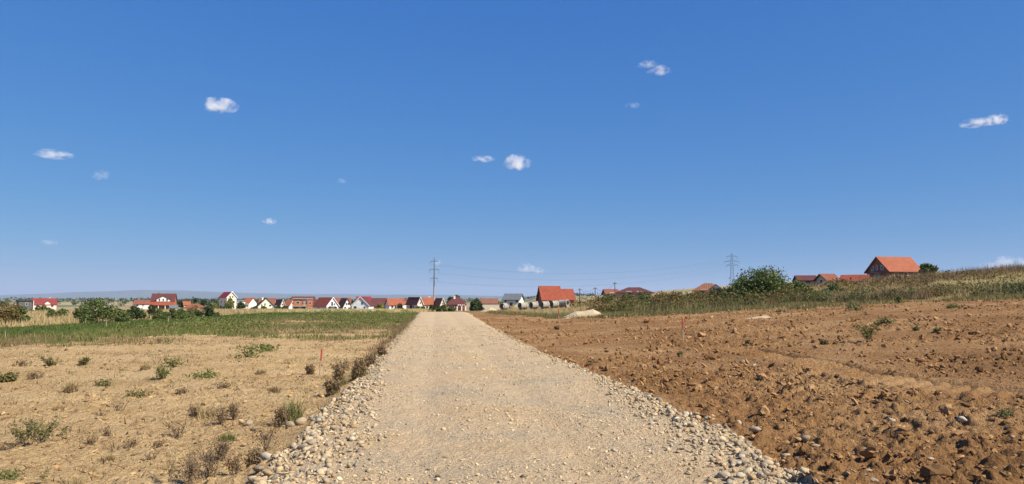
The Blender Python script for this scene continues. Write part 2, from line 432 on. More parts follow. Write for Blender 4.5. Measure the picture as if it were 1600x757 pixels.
# ------------------------------------------------------------------ the ground
ROW = [6.0]
while ROW[-1] < 130: ROW.append(ROW[-1] + .033 * (ROW[-1] / 10) ** 1.6)
NEAR_ROWS = len(ROW)
while ROW[-1] < 26000: ROW.append(ROW[-1] * 1.055)
ROW = np.array(ROW); ANG = np.radians(np.linspace(-43, 43, 660))
OY = -4.0
rr, aa = np.meshgrid(ROW, ANG, indexing='ij')
gx = rr * np.sin(aa); gy = OY + rr * np.cos(aa)
def zone_of(x, y):
    wob = (fbm(x, y, .9, 3, 70) - .5) * .7 * (1 + y * .012)
    l = road_l(y); r = road_r(y)
    z = np.full(x.shape, 5)
    left = x < road_c(y)
    el = E_left(x) + (fbm(x, y, 7., 4, 71) - .5) * 26
    z[left & (y < el)] = 2
    z[left & (y >= el)] = 3
    strip = (x > -31 - wob * 2) & (x < -22.5 + wob * 2 + .02 * (y - 50)) & (y > 24) & (y < 104)
    z[strip] = 4
    z[left & ((x < -31 - wob * 2) | (y > 96 + wob * 9)) & ~strip] = 5
    er = E_right(x) + (fbm(x, y, 3., 3, 72) - .5) * 6
    z[~left & (y < er)] = 1
    z[(x > l - .25 + wob * .6) & (x < r + .25 + wob * .6) & (y < 112)] = 0
    z[(np.hypot(x, y) > 240)] = 6
    return z
def micro(x, y, z):
    d = np.zeros_like(x)
    fade = 1 - sst(90, 128, np.hypot(x, y)); 
    m0 = z == 0; m1 = z == 1; m2 = (z == 2) | (z == 3)
    xx, yy = x[m0], y[m0]
    d[m0] = .035 * (fbm(xx, yy, .8, 3, 1) - .5) + .044 * (fbm(xx, yy, .10, 2, 2) - .5) + .05 * (fbm(xx, yy, 3.5, 2, 3) - .5) - .03 * np.exp(-((np.abs(xx - road_c(yy) + .1) - .85) / .28) ** 2)
    xx, yy = x[m1], y[m1]
    rough_ = .25 + 1.5 * sst(.42, .66, fbm(xx, yy, 2.6, 3, 8))
    b1 = np.abs(fbm(xx, yy, .42, 3, 4) - .5) * 2; b2 = fbm(xx, yy, .12, 3, 5)
    c = .075 * (b1 - .3) * rough_ + .15 * (b2 - .5) * rough_ + .13 * (fbm(xx, yy, 2.8, 3, 6) - .5) + .06 * (fbm(xx, yy, .07, 2, 7) - .5) * (.4 + .6 * rough_) + .05 * (np.abs(fbm(xx * .35 + yy * .9, yy * .15 - xx * .06, .5, 2, 9) - .5) < .05) * rough_ * -.5
    td, al = track(xx, yy)
    tm = 1 - sst(.45, .6, np.abs(td))
    lug = -.03
    c = c * (1 - tm) + tm * (.13 * (fbm(xx, yy, 2.8, 3, 6) - .5) - .07) + .05 * np.exp(-((np.abs(td) - .72) / .12) ** 2)
    d[m1] = c
    xx, yy = x[m2], y[m2]
    r2 = .5 + 1.0 * sst(.4, .7, fbm(xx, yy, 2.2, 3, 14))
    d[m2] = r2 * .12 * (fbm(xx * .8, yy, .30, 4, 10) - .5) - r2 * .05 * np.clip(1 - np.abs(fbm(xx * .6, yy, .5, 3, 16) - .5) * 14, 0, 1) + .07 * (fbm(xx, yy, 3., 3, 11) - .5) + .05 * (fbm(xx, yy, .09, 2, 12) - .5) * r2 - .03 * np.maximum(0, np.abs(fbm(xx, yy * .4, .9, 2, 13) - .5) < .03)
    m3 = z >= 4; d[m3] = .12 * (fbm(x[m3], y[m3], 2.5, 3, 15) - .5)
    return d * fade
Z = zone_of(gx, gy)
gz = H(gx, gy) + micro(gx, gy, Z)
def ground_z(x, y):
    x = np.atleast_1d(np.asarray(x, float)); y = np.atleast_1d(np.asarray(y, float))
    return H(x, y) + micro(x, y, zone_of(x, y))
NR, NA = gx.shape
idx = np.arange(NR * NA).reshape(NR, NA)
quads = np.stack([idx[:-1, :-1], idx[:-1, 1:], idx[1:, 1:], idx[1:, :-1]], -1).reshape(-1, 4)[:, ::-1]
zq = Z[:-1, :-1].ravel()
allV = np.column_stack([gx.ravel(), gy.ravel(), gz.ravel()])
ZN = {0: ('road', 'mat_gravel'), 1: ('tilled_soil', 'mat_tilled'), 2: ('dry_field', 'mat_dry'), 3: ('weedy_field', 'mat_weedy'), 4: ('crop_field', 'mat_crop'), 5: ('meadow', 'mat_meadow'), 6: ('terrain', 'mat_far')}
GR = {}
for k, (nm, mm) in ZN.items():
    F = quads[zq == k]
    used, inv = np.unique(F, return_inverse=True)
    GR[k] = tag(link(nm, np_mesh(nm, allV[used], inv.reshape(-1, 4), mm, True)), kind='structure')
# the rest of the ground all round, outside the view
a2 = np.radians(np.linspace(42.9, 317.1, 70)); r2 = np.concatenate([[0.02], np.geomspace(2, 26000, 60)])
rr2, aa2 = np.meshgrid(r2, a2, indexing='ij'); x2 = rr2 * np.sin(aa2); y2 = OY + rr2 * np.cos(aa2)
i2 = np.arange(x2.size).reshape(x2.shape)
q2 = np.stack([i2[:-1, :-1], i2[:-1, 1:], i2[1:, 1:], i2[1:, :-1]], -1).reshape(-1, 4)[:, ::-1]
tag(link('ground', np_mesh('ground', np.column_stack([x2.ravel(), y2.ravel(), (H(x2, y2) - .03).ravel()]), q2, 'mat_dry', True)), kind='structure')
# the patch under the camera
a3 = ANG[::20]; r3 = np.array([0.02, 3, 6.05]); rr3, aa3 = np.meshgrid(r3, a3, indexing='ij')
x3 = rr3 * np.sin(aa3); y3 = OY + rr3 * np.cos(aa3); i3 = np.arange(x3.size).reshape(x3.shape)
q3 = np.stack([i3[:-1, :-1], i3[:-1, 1:], i3[1:, 1:], i3[1:, :-1]], -1).reshape(-1, 4)[:, ::-1]
tag(link('path', np_mesh('path', np.column_stack([x3.ravel(), y3.ravel(), (H(x3, y3) - .02).ravel()]), q3, 'mat_gravel', True)), kind='structure')

# far mountains
MD = 20000.
prof = np.array([(-400, 463), (0, 462), (60, 460), (110, 457), (160, 455.5), (225, 453.5), (300, 455), (360, 457), (450, 459.5), (600, 460.5), (700, 461.5), (800, 463), (1000, 462), (1200, 464), (1500, 461), (2000, 463)])
mpx = np.linspace(-400, 2000, 260)
top = np.interp(mpx, prof[:, 0], prof[:, 1]) + (fbm(mpx, mpx * 0, 60., 4, 30) - .5) * 1.6
mv = []; NL = 9
for j in range(NL):
    t = j / (NL - 1)
    dist = MD - 2500 + 5000 * t
    hh = np.sin(math.pi * min(1, t * 1.0)) if t < .5 else np.cos(math.pi * (t - .5)) 
    ht = (HZ - top) / FPX * MD + EYE + 40
    zz = -40 + ht * hh * (1 + .12 * (fbm(mpx, mpx * 0 + j * 31., 25., 3, 31) - .5) * (1 if j != 4 else 0))
    mv.append(np.column_stack([(mpx - 800) / FPX * dist, np.full(260, dist), zz]))
mv = np.vstack(mv); im = np.arange(NL * 260).reshape(NL, 260)
mq = np.stack([im[:-1, :-1], im[:-1, 1:], im[1:, 1:], im[1:, :-1]], -1).reshape(-1, 4)
tag(link('mountains', np_mesh('mountains', mv, mq, 'mat_mountain', True)), kind='structure')

# ------------------------------------------------------------------ stones of the road
def variants(n, tmpl, m, name, rough, flat):
    out_ = []
    for k in range(n):
        V, F = rocks(np.zeros((1, 3)), np.ones(1), tmpl, rough, flat, .5, .25)
        out_.append(np_mesh(name, V, F, m, name == 'stone'))
    return out_
STV = variants(16, ICO2, 'mat_stone', 'stone', .19, .64)
CLV = variants(12, ICO2, 'mat_clod', 'soil_clod', .34, .75)
def place(mesh_list, name, x, y, size, parent, sink=.25, k=None):
    z = float(ground_z(x, y)[0])
    o = bpy.data.objects.new(name, random.choice(mesh_list)); COL.objects.link(o); o.parent = parent
    o.location = (x, y, z + size * .68 * (1 - 2 * sink)); o.scale = (size * random.uniform(.85, 1.25), size * random.uniform(.85, 1.1), size * random.uniform(.8, 1.15))
    o.rotation_euler = (random.uniform(-.35, .35), random.uniform(-.35, .35), random.uniform(0, 6.28))
    return o
# singled-out stones seen in the photograph: px, py, width px
for px, py, wpx in ((420, 722, 30), (404, 742, 24), (396, 752, 20), (470, 664, 24), (452, 668, 18), (432, 738, 18), (489, 652, 16), (377, 662, 18), (390, 663, 18), (398, 672, 16), (1258, 700, 24), (1277, 697, 17), (1228, 712, 24), (1207, 690, 20), (1246, 713, 16), (1109, 648, 16), (1118, 662, 14), (1165, 676, 16), (1180, 684, 18), (1152, 668, 14)):
    p = G(px, py); place(STV, 'stone', p.x, p.y, wpx / FPX * p.y * .5, GR[0], .2)
for px, py, wpx in ((1395, 654, 20), (1504, 658, 18), (1417, 638, 9), (1357, 731, 12), (1377, 737, 9), (1350, 747, 9), (1365, 753, 20), (1325, 747, 12), (1454, 720, 9), (1330, 738, 7), (1160, 568, 13), (1178, 573, 8), (968, 545, 6), (1140, 590, 6), (1582, 690, 8), (900, 541, 6), (1190, 640, 8), (1310, 760, 10)):
    p = G(px, py); place(STV, 'stone', p.x, p.y, wpx / FPX * p.y * .5, GR[1], .25)
for px, py, wpx in ((225, 716, 10), (172, 712, 10), (380, 700, 14), (362, 706, 10), (372, 725, 10)):
    p = G(px, py); place(STV, 'stone', p.x, p.y, wpx / FPX * p.y * .5, GR[2], .3)
# coarse cobbles that line both shoulders
def shoulder(n, ymin, ymax, bias=1.7):
    u = rng.uniform(0, 1, n); y = ymin + (ymax - ymin) * u ** bias
    side = rng.uniform(0, 1, n) < .5
    wl = np.interp(y, [4, 7, 10, 15, 22, 32], [1.35, 1.25, 1.0, .75, .4, .2]); wr = np.interp(y, [4, 7, 10, 15, 22, 32], [1.25, 1.15, 1.0, .7, .35, .2])
    t = np.abs(rng.normal(0, .5, n)); t = np.where(t > 1, rng.uniform(0, 1, n), t)
    wob = (fbm(y, y * 0, 1.3, 2, 90) - .5) * .5
    x = np.where(side, road_l(y) - .32 + wob * .8 + t * wl, road_r(y) + .30 + wob * .8 - t * wr)
    return x, y, t, side
x, y, t, side = shoulder(230, 5.5, 15, 1.35)
sz = rng.uniform(.034, .066, 230) * (1.1 - .35 * t)
for a, b, s in zip(x, y, sz): place(STV, 'stone', float(a), float(b), float(s), GR[0], .18)
x, y, t, side = shoulder(1900, 4.6, 16, 1.5)
sz = np.clip(rng.lognormal(-3.35, .35, 1900), .018, .075) * (1.15 - .5 * t)
V1, F1 = rocks(np.column_stack([x, y, ground_z(x, y)]), sz, ICO2, .18, .66, .26)
tag(link('shoulder_cobbles', np_mesh('shoulder_cobbles', V1, F1, 'mat_stone', True), GR[0]), kind='stuff')
x, y, t, side = shoulder(3000, 6, 42, 1.5)
sz = np.clip(rng.lognormal(-3.5, .35, 3000), .02, .06)
V1, F1 = rocks(np.column_stack([x, y, ground_z(x, y)]), sz, ICO1, .15, .68, .22)
tag(link('shoulder_gravel', np_mesh('shoulder_gravel', V1, F1, 'mat_stone', True), GR[0]), kind='stuff')
# crushed gravel over the whole carriageway
n = 37000
y = 4.2 + 44 * rng.uniform(0, 1, n) ** 1.9
x = road_l(y) - .15 + (road_r(y) - road_l(y) + .3) * rng.uniform(0, 1, n)
keep = (fbm(x, y, 1.1, 3, 95) + .5 * np.exp(-((np.abs(x - road_c(y) + .1) - .85) / .3) ** 2) * -.3 + rng.uniform(-.22, .22, n)) > .40; x, y = x[keep], y[keep]; n = len(x)
sz = np.clip(rng.lognormal(-4.7, .5, n), .005, .032) * (1 + y * .02)
V1, F1 = rocks(np.column_stack([x, y, ground_z(x, y)]), sz, ICO1, .2, .7, .3)
tag(link('road_gravel', np_mesh('road_gravel', V1, F1, 'mat_pebble', False), GR[0]), kind='stuff')

# ------------------------------------------------------------------ clods on the tilled soil
def clod_field(n, y0, y1, bias, smed, smin, smax):
    y = y0 + (y1 - y0) * rng.uniform(0, 1, n) ** bias
    x = road_r(y) + .35 + (np.maximum(.72 * y + 4, 6) - road_r(y)) * rng.uniform(0, 1, n)
    keep = (fbm(x, y, 2.6, 3, 8) + rng.uniform(-.2, .2, n) > .45) & (y < E_right(x))
    td, _ = track(x, y); keep &= np.abs(td) > .6
    x, y = x[keep], y[keep]
    return x, y, np.clip(rng.lognormal(math.log(smed), .5, len(x)), smin, smax)
x, y, sz = clod_field(620, 6, 26, 1.2, .055, .035, .11)
for a, b, s in list(zip(x, y, sz))[:270]: place(CLV, 'soil_clod', float(a), float(b), float(s), GR[1], .3)
for px, py, wpx in ((1010, 506, 14), (1510, 640, 16), (1298, 637, 12), (1283, 632, 14), (1355, 660, 14), (1410, 622, 18), (1385, 620, 20)):
    p = G(px, py); place(CLV, 'soil_clod', p.x, p.y, wpx / FPX * p.y * .5, GR[1], .2)
x, y, sz = clod_field(9000, 5, 18, 1.3, .020, .010, .05)
V1, F1 = rocks(np.column_stack([x, y, ground_z(x, y)]), sz, ICO1, .3, .75, .25)
tag(link('soil_crumbs', np_mesh('soil_crumbs', V1, F1, 'mat_clod', False), GR[1]), kind='stuff')
x, y, sz = clod_field(13000, 14, 66, 1.2, .045, .025, .13)
V1, F1 = rocks(np.column_stack([x, y, ground_z(x, y)]), sz * (.7 + y * .008), ICO1, .3, .75, .2)
tag(link('soil_lumps', np_mesh('soil_lumps', V1, F1, 'mat_clod', False), GR[1]), kind='stuff')
DR = []
for (ax, ay), (bx_, by_), n_, sp, s0 in (((1005, 549), (1105, 527), 90, 5, 6), ((1105, 556), (1195, 592), 130, 9, 6), ((1200, 592), (1310, 632), 130, 10, 7), ((1390, 562), (1600, 592), 190, 8, 6), ((1325, 628), (1440, 616), 70, 6, 8), ((960, 520), (1160, 514), 110, 5, 4), ((1150, 588), (1090, 596), 50, 7, 5), ((1330, 660), (1600, 690), 150, 22, 6), ((1300, 720), (1440, 735), 80, 12, 7), ((1240, 640), (1400, 690), 110, 22, 5), ((940, 560), (1100, 612), 120, 6, 5), ((1120, 640), (1260, 700), 60, 5, 6), ((1480, 520), (1600, 545), 90, 8, 5), ((1200, 505), (1600, 498), 160, 8, 4)):
    for i in range(n_):
        t_ = random.random(); p = G(ax + (bx_ - ax) * t_ + random.gauss(0, sp), ay + (by_ - ay) * t_ + random.gauss(0, sp * .5))
        DR.append((p.x, p.y, s0 * random.lognormvariate(-.35, .45) / FPX * p.y * .5))
DR = np.array(DR)
V1, F1 = rocks(np.column_stack([DR[:, 0], DR[:, 1], ground_z(DR[:, 0], DR[:, 1])]), DR[:, 2], ICO1, .34, .8, .15)
tag(link('clod_drifts', np_mesh('clod_drifts', V1, F1, 'mat_clod', False), GR[1]), kind='stuff')
# the tread pattern pressed into the lane
seg = np.hypot(*np.diff(TRK, axis=0).T); cum = np.concatenate([[0], np.cumsum(seg)])
al_ = np.arange(.2, cum[-1] - .2, .03); ac_ = np.linspace(-.56, .56, 30)
tx = np.interp(al_, cum, TRK[:, 0]); ty = np.interp(al_, cum, TRK[:, 1])
sm = np.ones(41) / 41; txp = np.convolve(np.pad(tx, 20, 'edge'), sm, 'valid'); typ = np.convolve(np.pad(ty, 20, 'edge'), sm, 'valid')
dx_ = np.gradient(txp); dy_ = np.gradient(typ); dl = np.hypot(dx_, dy_) + 1e-9
AL, AC = np.meshgrid(al_, ac_, indexing='ij')
PX = txp[:, None] - (dy_ / dl)[:, None] * AC; PY = typ[:, None] + (dx_ / dl)[:, None] * AC
ph = np.sin((AL + .30 * AC + .05 * (fbm(PX, PY, .4, 2, 97) - .5)) * 2 * np.pi / .42)
lugs = sst(-.25, .35, ph) * (.55 + .9 * (fbm(PX, PY, .8, 3, 98)))
wear = sst(.40, .52, fbm(PX, PY, 1.5, 3, 99) + .08)
PZ = H(PX, PY) + .13 * (fbm(PX, PY, 2.8, 3, 6) - .5) - .02 + .064 * lugs * wear + .05 * (fbm(PX, PY, .12, 3, 96) - .5) - .16 * sst(.42, .56, np.abs(AC) + .12 * (fbm(PX, PY, .35, 3, 94) - .5))
ti = np.arange(PX.size).reshape(PX.shape)
TF = np.stack([ti[:-1, :-1], ti[1:, :-1], ti[1:, 1:], ti[:-1, 1:]], -1).reshape(-1, 4)
link('tread_mark', np_mesh('tread_mark', np.column_stack([PX.ravel(), PY.ravel(), PZ.ravel()]), TF, 'mat_tilled', True), GR[1])
# crumbs on the dry field
n = 10000; y = 5 + 32 * rng.uniform(0, 1, n) ** 1.4; x = road_l(y) - .6 - (0.74 * y + 3 + road_l(y)) * rng.uniform(0, 1, n)
keep = fbm(x, y, 1.8, 3, 15) + rng.uniform(-.2, .2, n) > .5; x, y = x[keep], y[keep]
V1, F1 = rocks(np.column_stack([x, y, ground_z(x, y)]), np.clip(rng.lognormal(math.log(.018), .5, len(x)), .008, .07) * (1 + y * .01), ICO1, .3, .7, .3)
tag(link('dry_crumbs', np_mesh('dry_crumbs', V1, F1, 'mat_dryclod', False), GR[2]), kind='stuff')

# ------------------------------------------------------------------ grass and weed masses
def T_left(x, y): return (x < road_l(y) - .4) & (np.abs(x) < .80 * y + 6)
# short dead stubble scattered over the dry field
q = region(6000, -32, -2, 6, 42, lambda x, y: T_left(x, y) & (y < E_left(x) + 3) & (fbm(x, y, 2.4, 3, 51) > .45))
grass('dry_stubble', q, rng.uniform(.015, .09, len(q)) * (1 + .8 * (rng.uniform(0, 1, len(q)) > .93)), 5, rng.uniform(.03, .12, len(q)), .018, 'mat_brownweed', None, 'short dead stubble thinly scattered over the pale dry field', 'stubble', 2.2)
q = region(2600, -32, -2, 6, 42, lambda x, y: T_left(x, y) & (y < E_left(x) + 3) & (fbm(x, y, 2.4, 3, 53) > .5))
grass('dry_litter', q, rng.uniform(.03, .10, len(q)), 7, rng.uniform(.04, .14, len(q)), .012, 'mat_drygrass', None, 'straw coloured dry grass bits lying on the dry field', 'straw', 2.0)
# olive and green weeds beyond the dry field
tw = lambda x, y: T_left(x, y) & (y > E_left(x) - 3 + (fbm(x, y, 7., 4, 71) - .5) * 26) & (x > -24)
q = region(4600, -26, -4, 26, 104, lambda x, y: tw(x, y) & (fbm(x, y, 4., 3, 55) + np.clip((y - 55) * .004, -.06, .1) > .50))
grass('olive_weeds', q, rng.uniform(.08, .26, len(q)), 8, rng.uniform(.08, .22, len(q)), .045, 'mat_olive', None, 'knee high olive weeds between dry field and gravel road', 'weeds')
q = region(3600, -26, -4, 30, 108, lambda x, y: tw(x, y) & (fbm(x, y, 5., 3, 57) + np.clip((y - 55) * .004, -.08, .1) > .51))
grass('green_weeds', q, rng.uniform(.12, .34, len(q)), 8, rng.uniform(.08, .22, len(q)), .045, 'mat_greengrass', None, 'patchy green weeds left of the far gravel road', 'weeds')
q = region(900, -26, -4, 24, 70, lambda x, y: tw(x, y) & (fbm(x, y, 3., 3, 58) > .54))
grass('brown_weeds', q, rng.uniform(.1, .3, len(q)), 7, rng.uniform(.08, .2, len(q)), .03, 'mat_brownweed', None, 'withered brown weeds along the edge of the dry field', 'weeds')
q = region(420, -26, -4, 16, 44, lambda x, y: T_left(x, y) & (fbm(x, y, 3., 3, 59) > .56))
grass('stray_weeds', q, rng.uniform(.04, .16, len(q)), 9, rng.uniform(.05, .2, len(q)), .02, 'mat_olive', None, 'thin olive weeds straying into the dry field', 'weeds', 1.2)
q = region(380, -30, -18, 24, 33, lambda x, y: (np.abs(x) < .8 * y + 5) & (x < -16))
grass('withered_stalks', q, rng.uniform(.15, .42, len(q)), 6, rng.uniform(.06, .2, len(q)), .025, 'mat_brownweed', None, 'withered brown stalks in front of the green crop strip', 'weeds', .3)
# crop strip
q = region(6500, -32, -21, 26, 104, lambda x, y: (x > -31) & (x < -22.3 + .02 * (y - 50)) & (np.abs(x) < .8 * y + 6))
grass('crop_rows', q, rng.uniform(.10, .24, len(q)), 6, rng.uniform(.1, .2, len(q)), .06, 'mat_cropleaf', None, 'strip of low bright green crop across the left field', 'crop')
# golden grass behind the strip and on the rise before the houses
q = region(5200, -80, -31, 36, 150, lambda x, y: (np.abs(x) < .8 * y + 6))
grass('golden_grass', q, rng.uniform(.25, .6, len(q)), 8, rng.uniform(.12, .3, len(q)), .06, 'mat_drygrass', None, 'dry golden grass behind the green crop strip', 'grass')
q = region(3800, -62, -10.5, 96, 175, lambda x, y: (x < road_l(np.minimum(y, 110)) - .5))
grass('straw_grass', q, rng.uniform(.3, .75, len(q)), 8, rng.uniform(.15, .35, len(q)), .09, 'mat_drygrass', None, 'pale straw grass on the rise before the village', 'grass')
q = region(1500, -34, -11, 100, 125, lambda x, y: (x < road_l(np.minimum(y, 110)) - .5) & (y < 122 + .9 * (x + 11)))
grass('gold_rise', q, rng.uniform(.4, .75, len(q)), 9, rng.uniform(.15, .35, len(q)), .08, 'mat_gold', None, 'bright golden grass band left of the far road end', 'grass')
q = region(150, -24, -5, 40, 100, lambda x, y: tw(x, y) & (fbm(x, y, 5., 3, 57) + np.clip((y - 55) * .004, -.08, .1) > .53))
r_ = rng.uniform(.14, .58, len(q)); V, F = leaf_cloud(150 * 110, np.column_stack([q, H(q[:, 0], q[:, 1]) + r_ * .35]), np.column_stack([r_ * 1.5, r_ * 1.5, r_ * .8]), .06)
tag(link('weed_mounds', np_mesh('weed_mounds', V, F, 'mat_greengrass')), 'leafy green weed mounds left of the far road', 'weeds', None, 'stuff')
# right: green strip in front, then mixed tall weeds up the hill
def band(n, lo, hi, x0, x1, thr=None, seed=60, sc=5.):
    def tst(x, y):
        e = E_right(x); ok = (y > e + lo) & (y < e + hi)
        if thr is not None: ok &= fbm(x, y, sc, 3, seed) > thr
        return ok
    return region(n, x0, x1, 40, 160, tst)
q = band(4200, -2, 9, -3, 26, .40, 61, 6.)
grass('verge_grass', q, rng.uniform(.15, .45, len(q)), 9, rng.uniform(.1, .25, len(q)), .05, 'mat_olive', None, 'olive grass strip behind the bare brown soil', 'grass')
q = band(2600, 0, 10, 3, 26, .48, 62, 6.)
grass('verge_green', q, rng.uniform(.15, .42, len(q)), 9, rng.uniform(.1, .25, len(q)), .05, 'mat_greengrass', None, 'greener grass patches beside the gravel heap', 'grass')
q = band(3400, 5, 24, 9, 66, .50, 63, 9.)
grass('hill_brown_weeds', q, rng.uniform(.4, 1.1, len(q)), 10, rng.uniform(.12, .35, len(q)), .05, 'mat_brownweed', None, 'tall brown weeds along the foot of the right hill', 'weeds', .45)
q = band(6400, 6, 36, 9, 74, .46, 64, 8.)
grass('hill_dry_grass', q, rng.uniform(.35, 1.1, len(q)), 10, rng.uniform(.12, .35, len(q)), .05, 'mat_drygrass', None, 'tall straw grass on the right hillside', 'grass', .5)
q = band(2000, 1, 34, 12, 74, .54, 65, 9.)
grass('hill_olive_weeds', q, rng.uniform(.3, 1.2, len(q)), 10, rng.uniform(.12, .4, len(q)), .06, 'mat_olive', None, 'tall olive weeds on the right hillside', 'weeds', .5)
q = band(1300, -7, 5, 14, 62, .53, 67, 3.)
grass('hill_foot_weeds', q, rng.uniform(.12, .5, len(q)), 10, rng.uniform(.12, .4, len(q)), .05, 'mat_olive', None, 'olive low weeds along the back edge of the soil', 'weeds', .7)
q = region(3600, 34, 86, 64, 112, lambda x, y: (x > .56 * y) & (fbm(x, y, 7., 3, 66) > .44) & (y > E_right(x) + 18))
grass('hill_gold_grass', q, rng.uniform(.7, 1.2, len(q)), 9, rng.uniform(.2, .5, len(q)), .07, 'mat_gold', None, 'bright golden grass patch high on the right hill', 'grass', .5)
q = region(3400, 46, 120, 96, 150, lambda x, y: (x > .46 * y))
grass('skyline_weeds', q, rng.uniform(.9, 2.2, len(q)), 9, rng.uniform(.2, .5, len(q)), .08, 'mat_brownweed', None, 'tall brown weeds standing on the right skyline', 'weeds', .35)
q = region(2600, 14, 80, 86, 150, lambda x, y: (x < .52 * y) & (x > .12 * y))
grass('roof_row_weeds', q, rng.uniform(.6, 1.4, len(q)), 9, rng.uniform(.2, .5, len(q)), .08, 'mat_drygrass', None, 'tall straw weeds before the row of roofs on the hill', 'weeds', .4)
def scrub(name, n, per, lo, hi, x0, x1, r0, r1, leaf, m, label, seed, thr=.5):
    q = band(n, lo, hi, x0, x1, thr, seed, 6.)
    r_ = rng.uniform(r0, r1, len(q)); c_ = np.column_stack([q, H(q[:, 0], q[:, 1]) + r_ * .55])
    V, F = leaf_cloud(n * per, c_, np.column_stack([r_ * 1.3, r_ * 1.3, r_ * .8]), leaf)
    tag(link(name, np_mesh(name, V, F, m)), label, 'scrub', None, 'stuff')
scrub('bank_scrub', 130, 170, 6, 15, 8, 28, .55, 1.3, .09, 'mat_leafrust', 'dense rusty olive scrub bank left of the big bush', 84, .3)
scrub('bank_green', 70, 150, 6, 15, 8, 30, .4, 1.1, .09, 'mat_leaf', 'dark green scrub in the bank left of the big bush', 85, .3)
scrub('hill_crest_scrub', 150, 90, 26, 80, 10, 70, .7, 1.5, .16, 'mat_leafrust', 'brownish scrub along the crest of the right hill', 86, .4)
scrub('rusty_scrub', 90, 130, 6, 22, 10, 64, .35, .85, .085, 'mat_leafrust', 'rusty brown scrub mixed through the weeds of the right hill', 81)
scrub('mid_green_scrub', 60, 150, 4, 18, 18, 44, .4, .95, .085, 'mat_leaf', 'green shrubs in the weeds below the row of roofs', 87, .4)
scrub('green_scrub', 90, 130, 5, 24, 10, 64, .35, .85, .085, 'mat_leaf', 'green scrub mixed through the weeds of the right hill', 82)
scrub('dark_scrub', 60, 130, 4, 14, 10, 60, .3, .7, .085, 'mat_leafdark', 'dark low scrub at the foot of the right hill', 83)
q = region(700, -2, 12, 66, 112, lambda x, y: (y > E_right(x) + 4))
grass('pipe_yard_grass', q, rng.uniform(.2, .6, len(q)), 9, rng.uniform(.12, .3, len(q)), .06, 'mat_drygrass', None, 'dry grass in front of the concrete pipes', 'grass')

# ------------------------------------------------------------------ trees and bushes
def lumps(W, D, h0, h1, n, rmin=.2, rmax=.36, shape='dome'):
    c = []; r = []
    for i in range(n):
        a = random.uniform(0, 6.28); q_ = math.sqrt(random.random()); t = random.random()
        if shape == 'dome': mx = h0 + (h1 - h0) * (1 - .75 * q_ ** 2.2)
        else: mx = h1
        rr_ = random.uniform(rmin, rmax) * min(W, (h1 - h0) * 1.4) * 1.15
        c.append((math.cos(a) * q_ * W * .36, math.sin(a) * q_ * D * .36, h0 + (mx - h0) * t ** .7 * .82 + .05 * (h1 - h0)))
        r.append((rr_ * .62, rr_ * .62, rr_ * .5))
    return c, r
def tree(name, label, cat, loc, W, Hh, trunk_h, n_leaf, leaf, m, nl=12, group=None, D=None, shape='dome', core=True):
    D = D or W
    t = tag(empty(name, loc, random.uniform(0, 6.28) if D == W else 0), label, cat, group)
    c, r = lumps(W, D, trunk_h, Hh, nl, shape=shape)
    V, F = leaf_cloud(n_leaf, c, r, leaf)
    V[:, 2] = np.maximum(V[:, 2], -.05)
    link('crown', np_mesh('crown', V, F, m), t)
    b = MB(); tr = max(.03, Hh * .022)
    b.tube((0, 0, -.4), (0, 0, max(trunk_h, Hh * .25)), tr, tr * .75)
    top_ = Vector((0, 0, max(trunk_h, Hh * .25)))
    for i in range(min(7, nl)):
        b.tube(top_ - Vector((0, 0, random.uniform(0, .4) * top_.z)), Vector(c[i]), tr * .5, tr * .15, 5)
    b.build('trunk', 'mat_bark', t)
    return t
def gtree(name, label, cat, px, pytop, pybase, wpx, d, m, n_leaf=700, nl=9, trunk=.15, group=None, leaf=None, shape='dome', depth=None):
    p = at(px, pybase, d); z = min(p.z, Hs(p.x, p.y)) if True else p.z
    top_ = at(px, pytop, d).z; W = wpx * d / FPX; hh = (top_ - z) * (1.2 if (trunk < .1 and px < 400) else 1.0)
    return tree(name, label, cat, (p.x, p.y, z), W, hh, hh * trunk, n_leaf, (leaf or max(.05, d * .0016)) * 1.45, m, nl, group, depth, shape)
# right hill
gtree('round_bush', 'big dense green bush standing up above the weeds right of centre', 'bush', 1187, 412, 473, 102, 74, 'mat_leaf', 13000, 46, .02, leaf=.085, shape='dome')
gtree('low_bush', 'dark green shrub leaning against the left side of the big bush', 'bush', 1128, 443, 474, 60, 73, 'mat_leafdark', 3500, 14, .02, leaf=.08)
gtree('low_bush', 'green shrub just right of the big dense bush', 'bush', 1247, 438, 470, 44, 76, 'mat_leaf', 2400, 10, .02, leaf=.08)
gtree('low_bush', 'rusty brown shrub below right of the big dense bush', 'bush', 1262, 450, 473, 60, 72, 'mat_leafrust', 2400, 12, .02, leaf=.07)
gtree('low_bush', 'brown green thicket in the middle of the right weed bank', 'bush', 1040, 449, 476, 70, 76, 'mat_leafrust', 3200, 14, .02, leaf=.075)
gtree('low_bush', 'olive shrub below the long maroon hip roof', 'bush', 992, 452, 478, 60, 80, 'mat_leaf', 2600, 12, .02, leaf=.075)
gtree('low_bush', 'green shrub at the left tip of the right weed bank', 'bush', 948, 456, 480, 46, 84, 'mat_leaf', 2400, 10, .02, leaf=.075)
gtree('low_bush', 'rusty thicket under the brown hip roof with white gable', 'bush', 1085, 452, 475, 54, 75, 'mat_leafrust', 2400, 12, .02, leaf=.075)
gtree('low_bush', 'mixed green shrub below the red roofs on the hill', 'bush', 1305, 444, 468, 60, 84, 'mat_leaf', 2200, 12, .02, leaf=.08)
gtree('round_tree', 'green tree beside the brick house with the orange roof', 'tree', 1450, 410, 437, 30, 160, 'mat_leaf', 1800, 10, .25, leaf=.2)
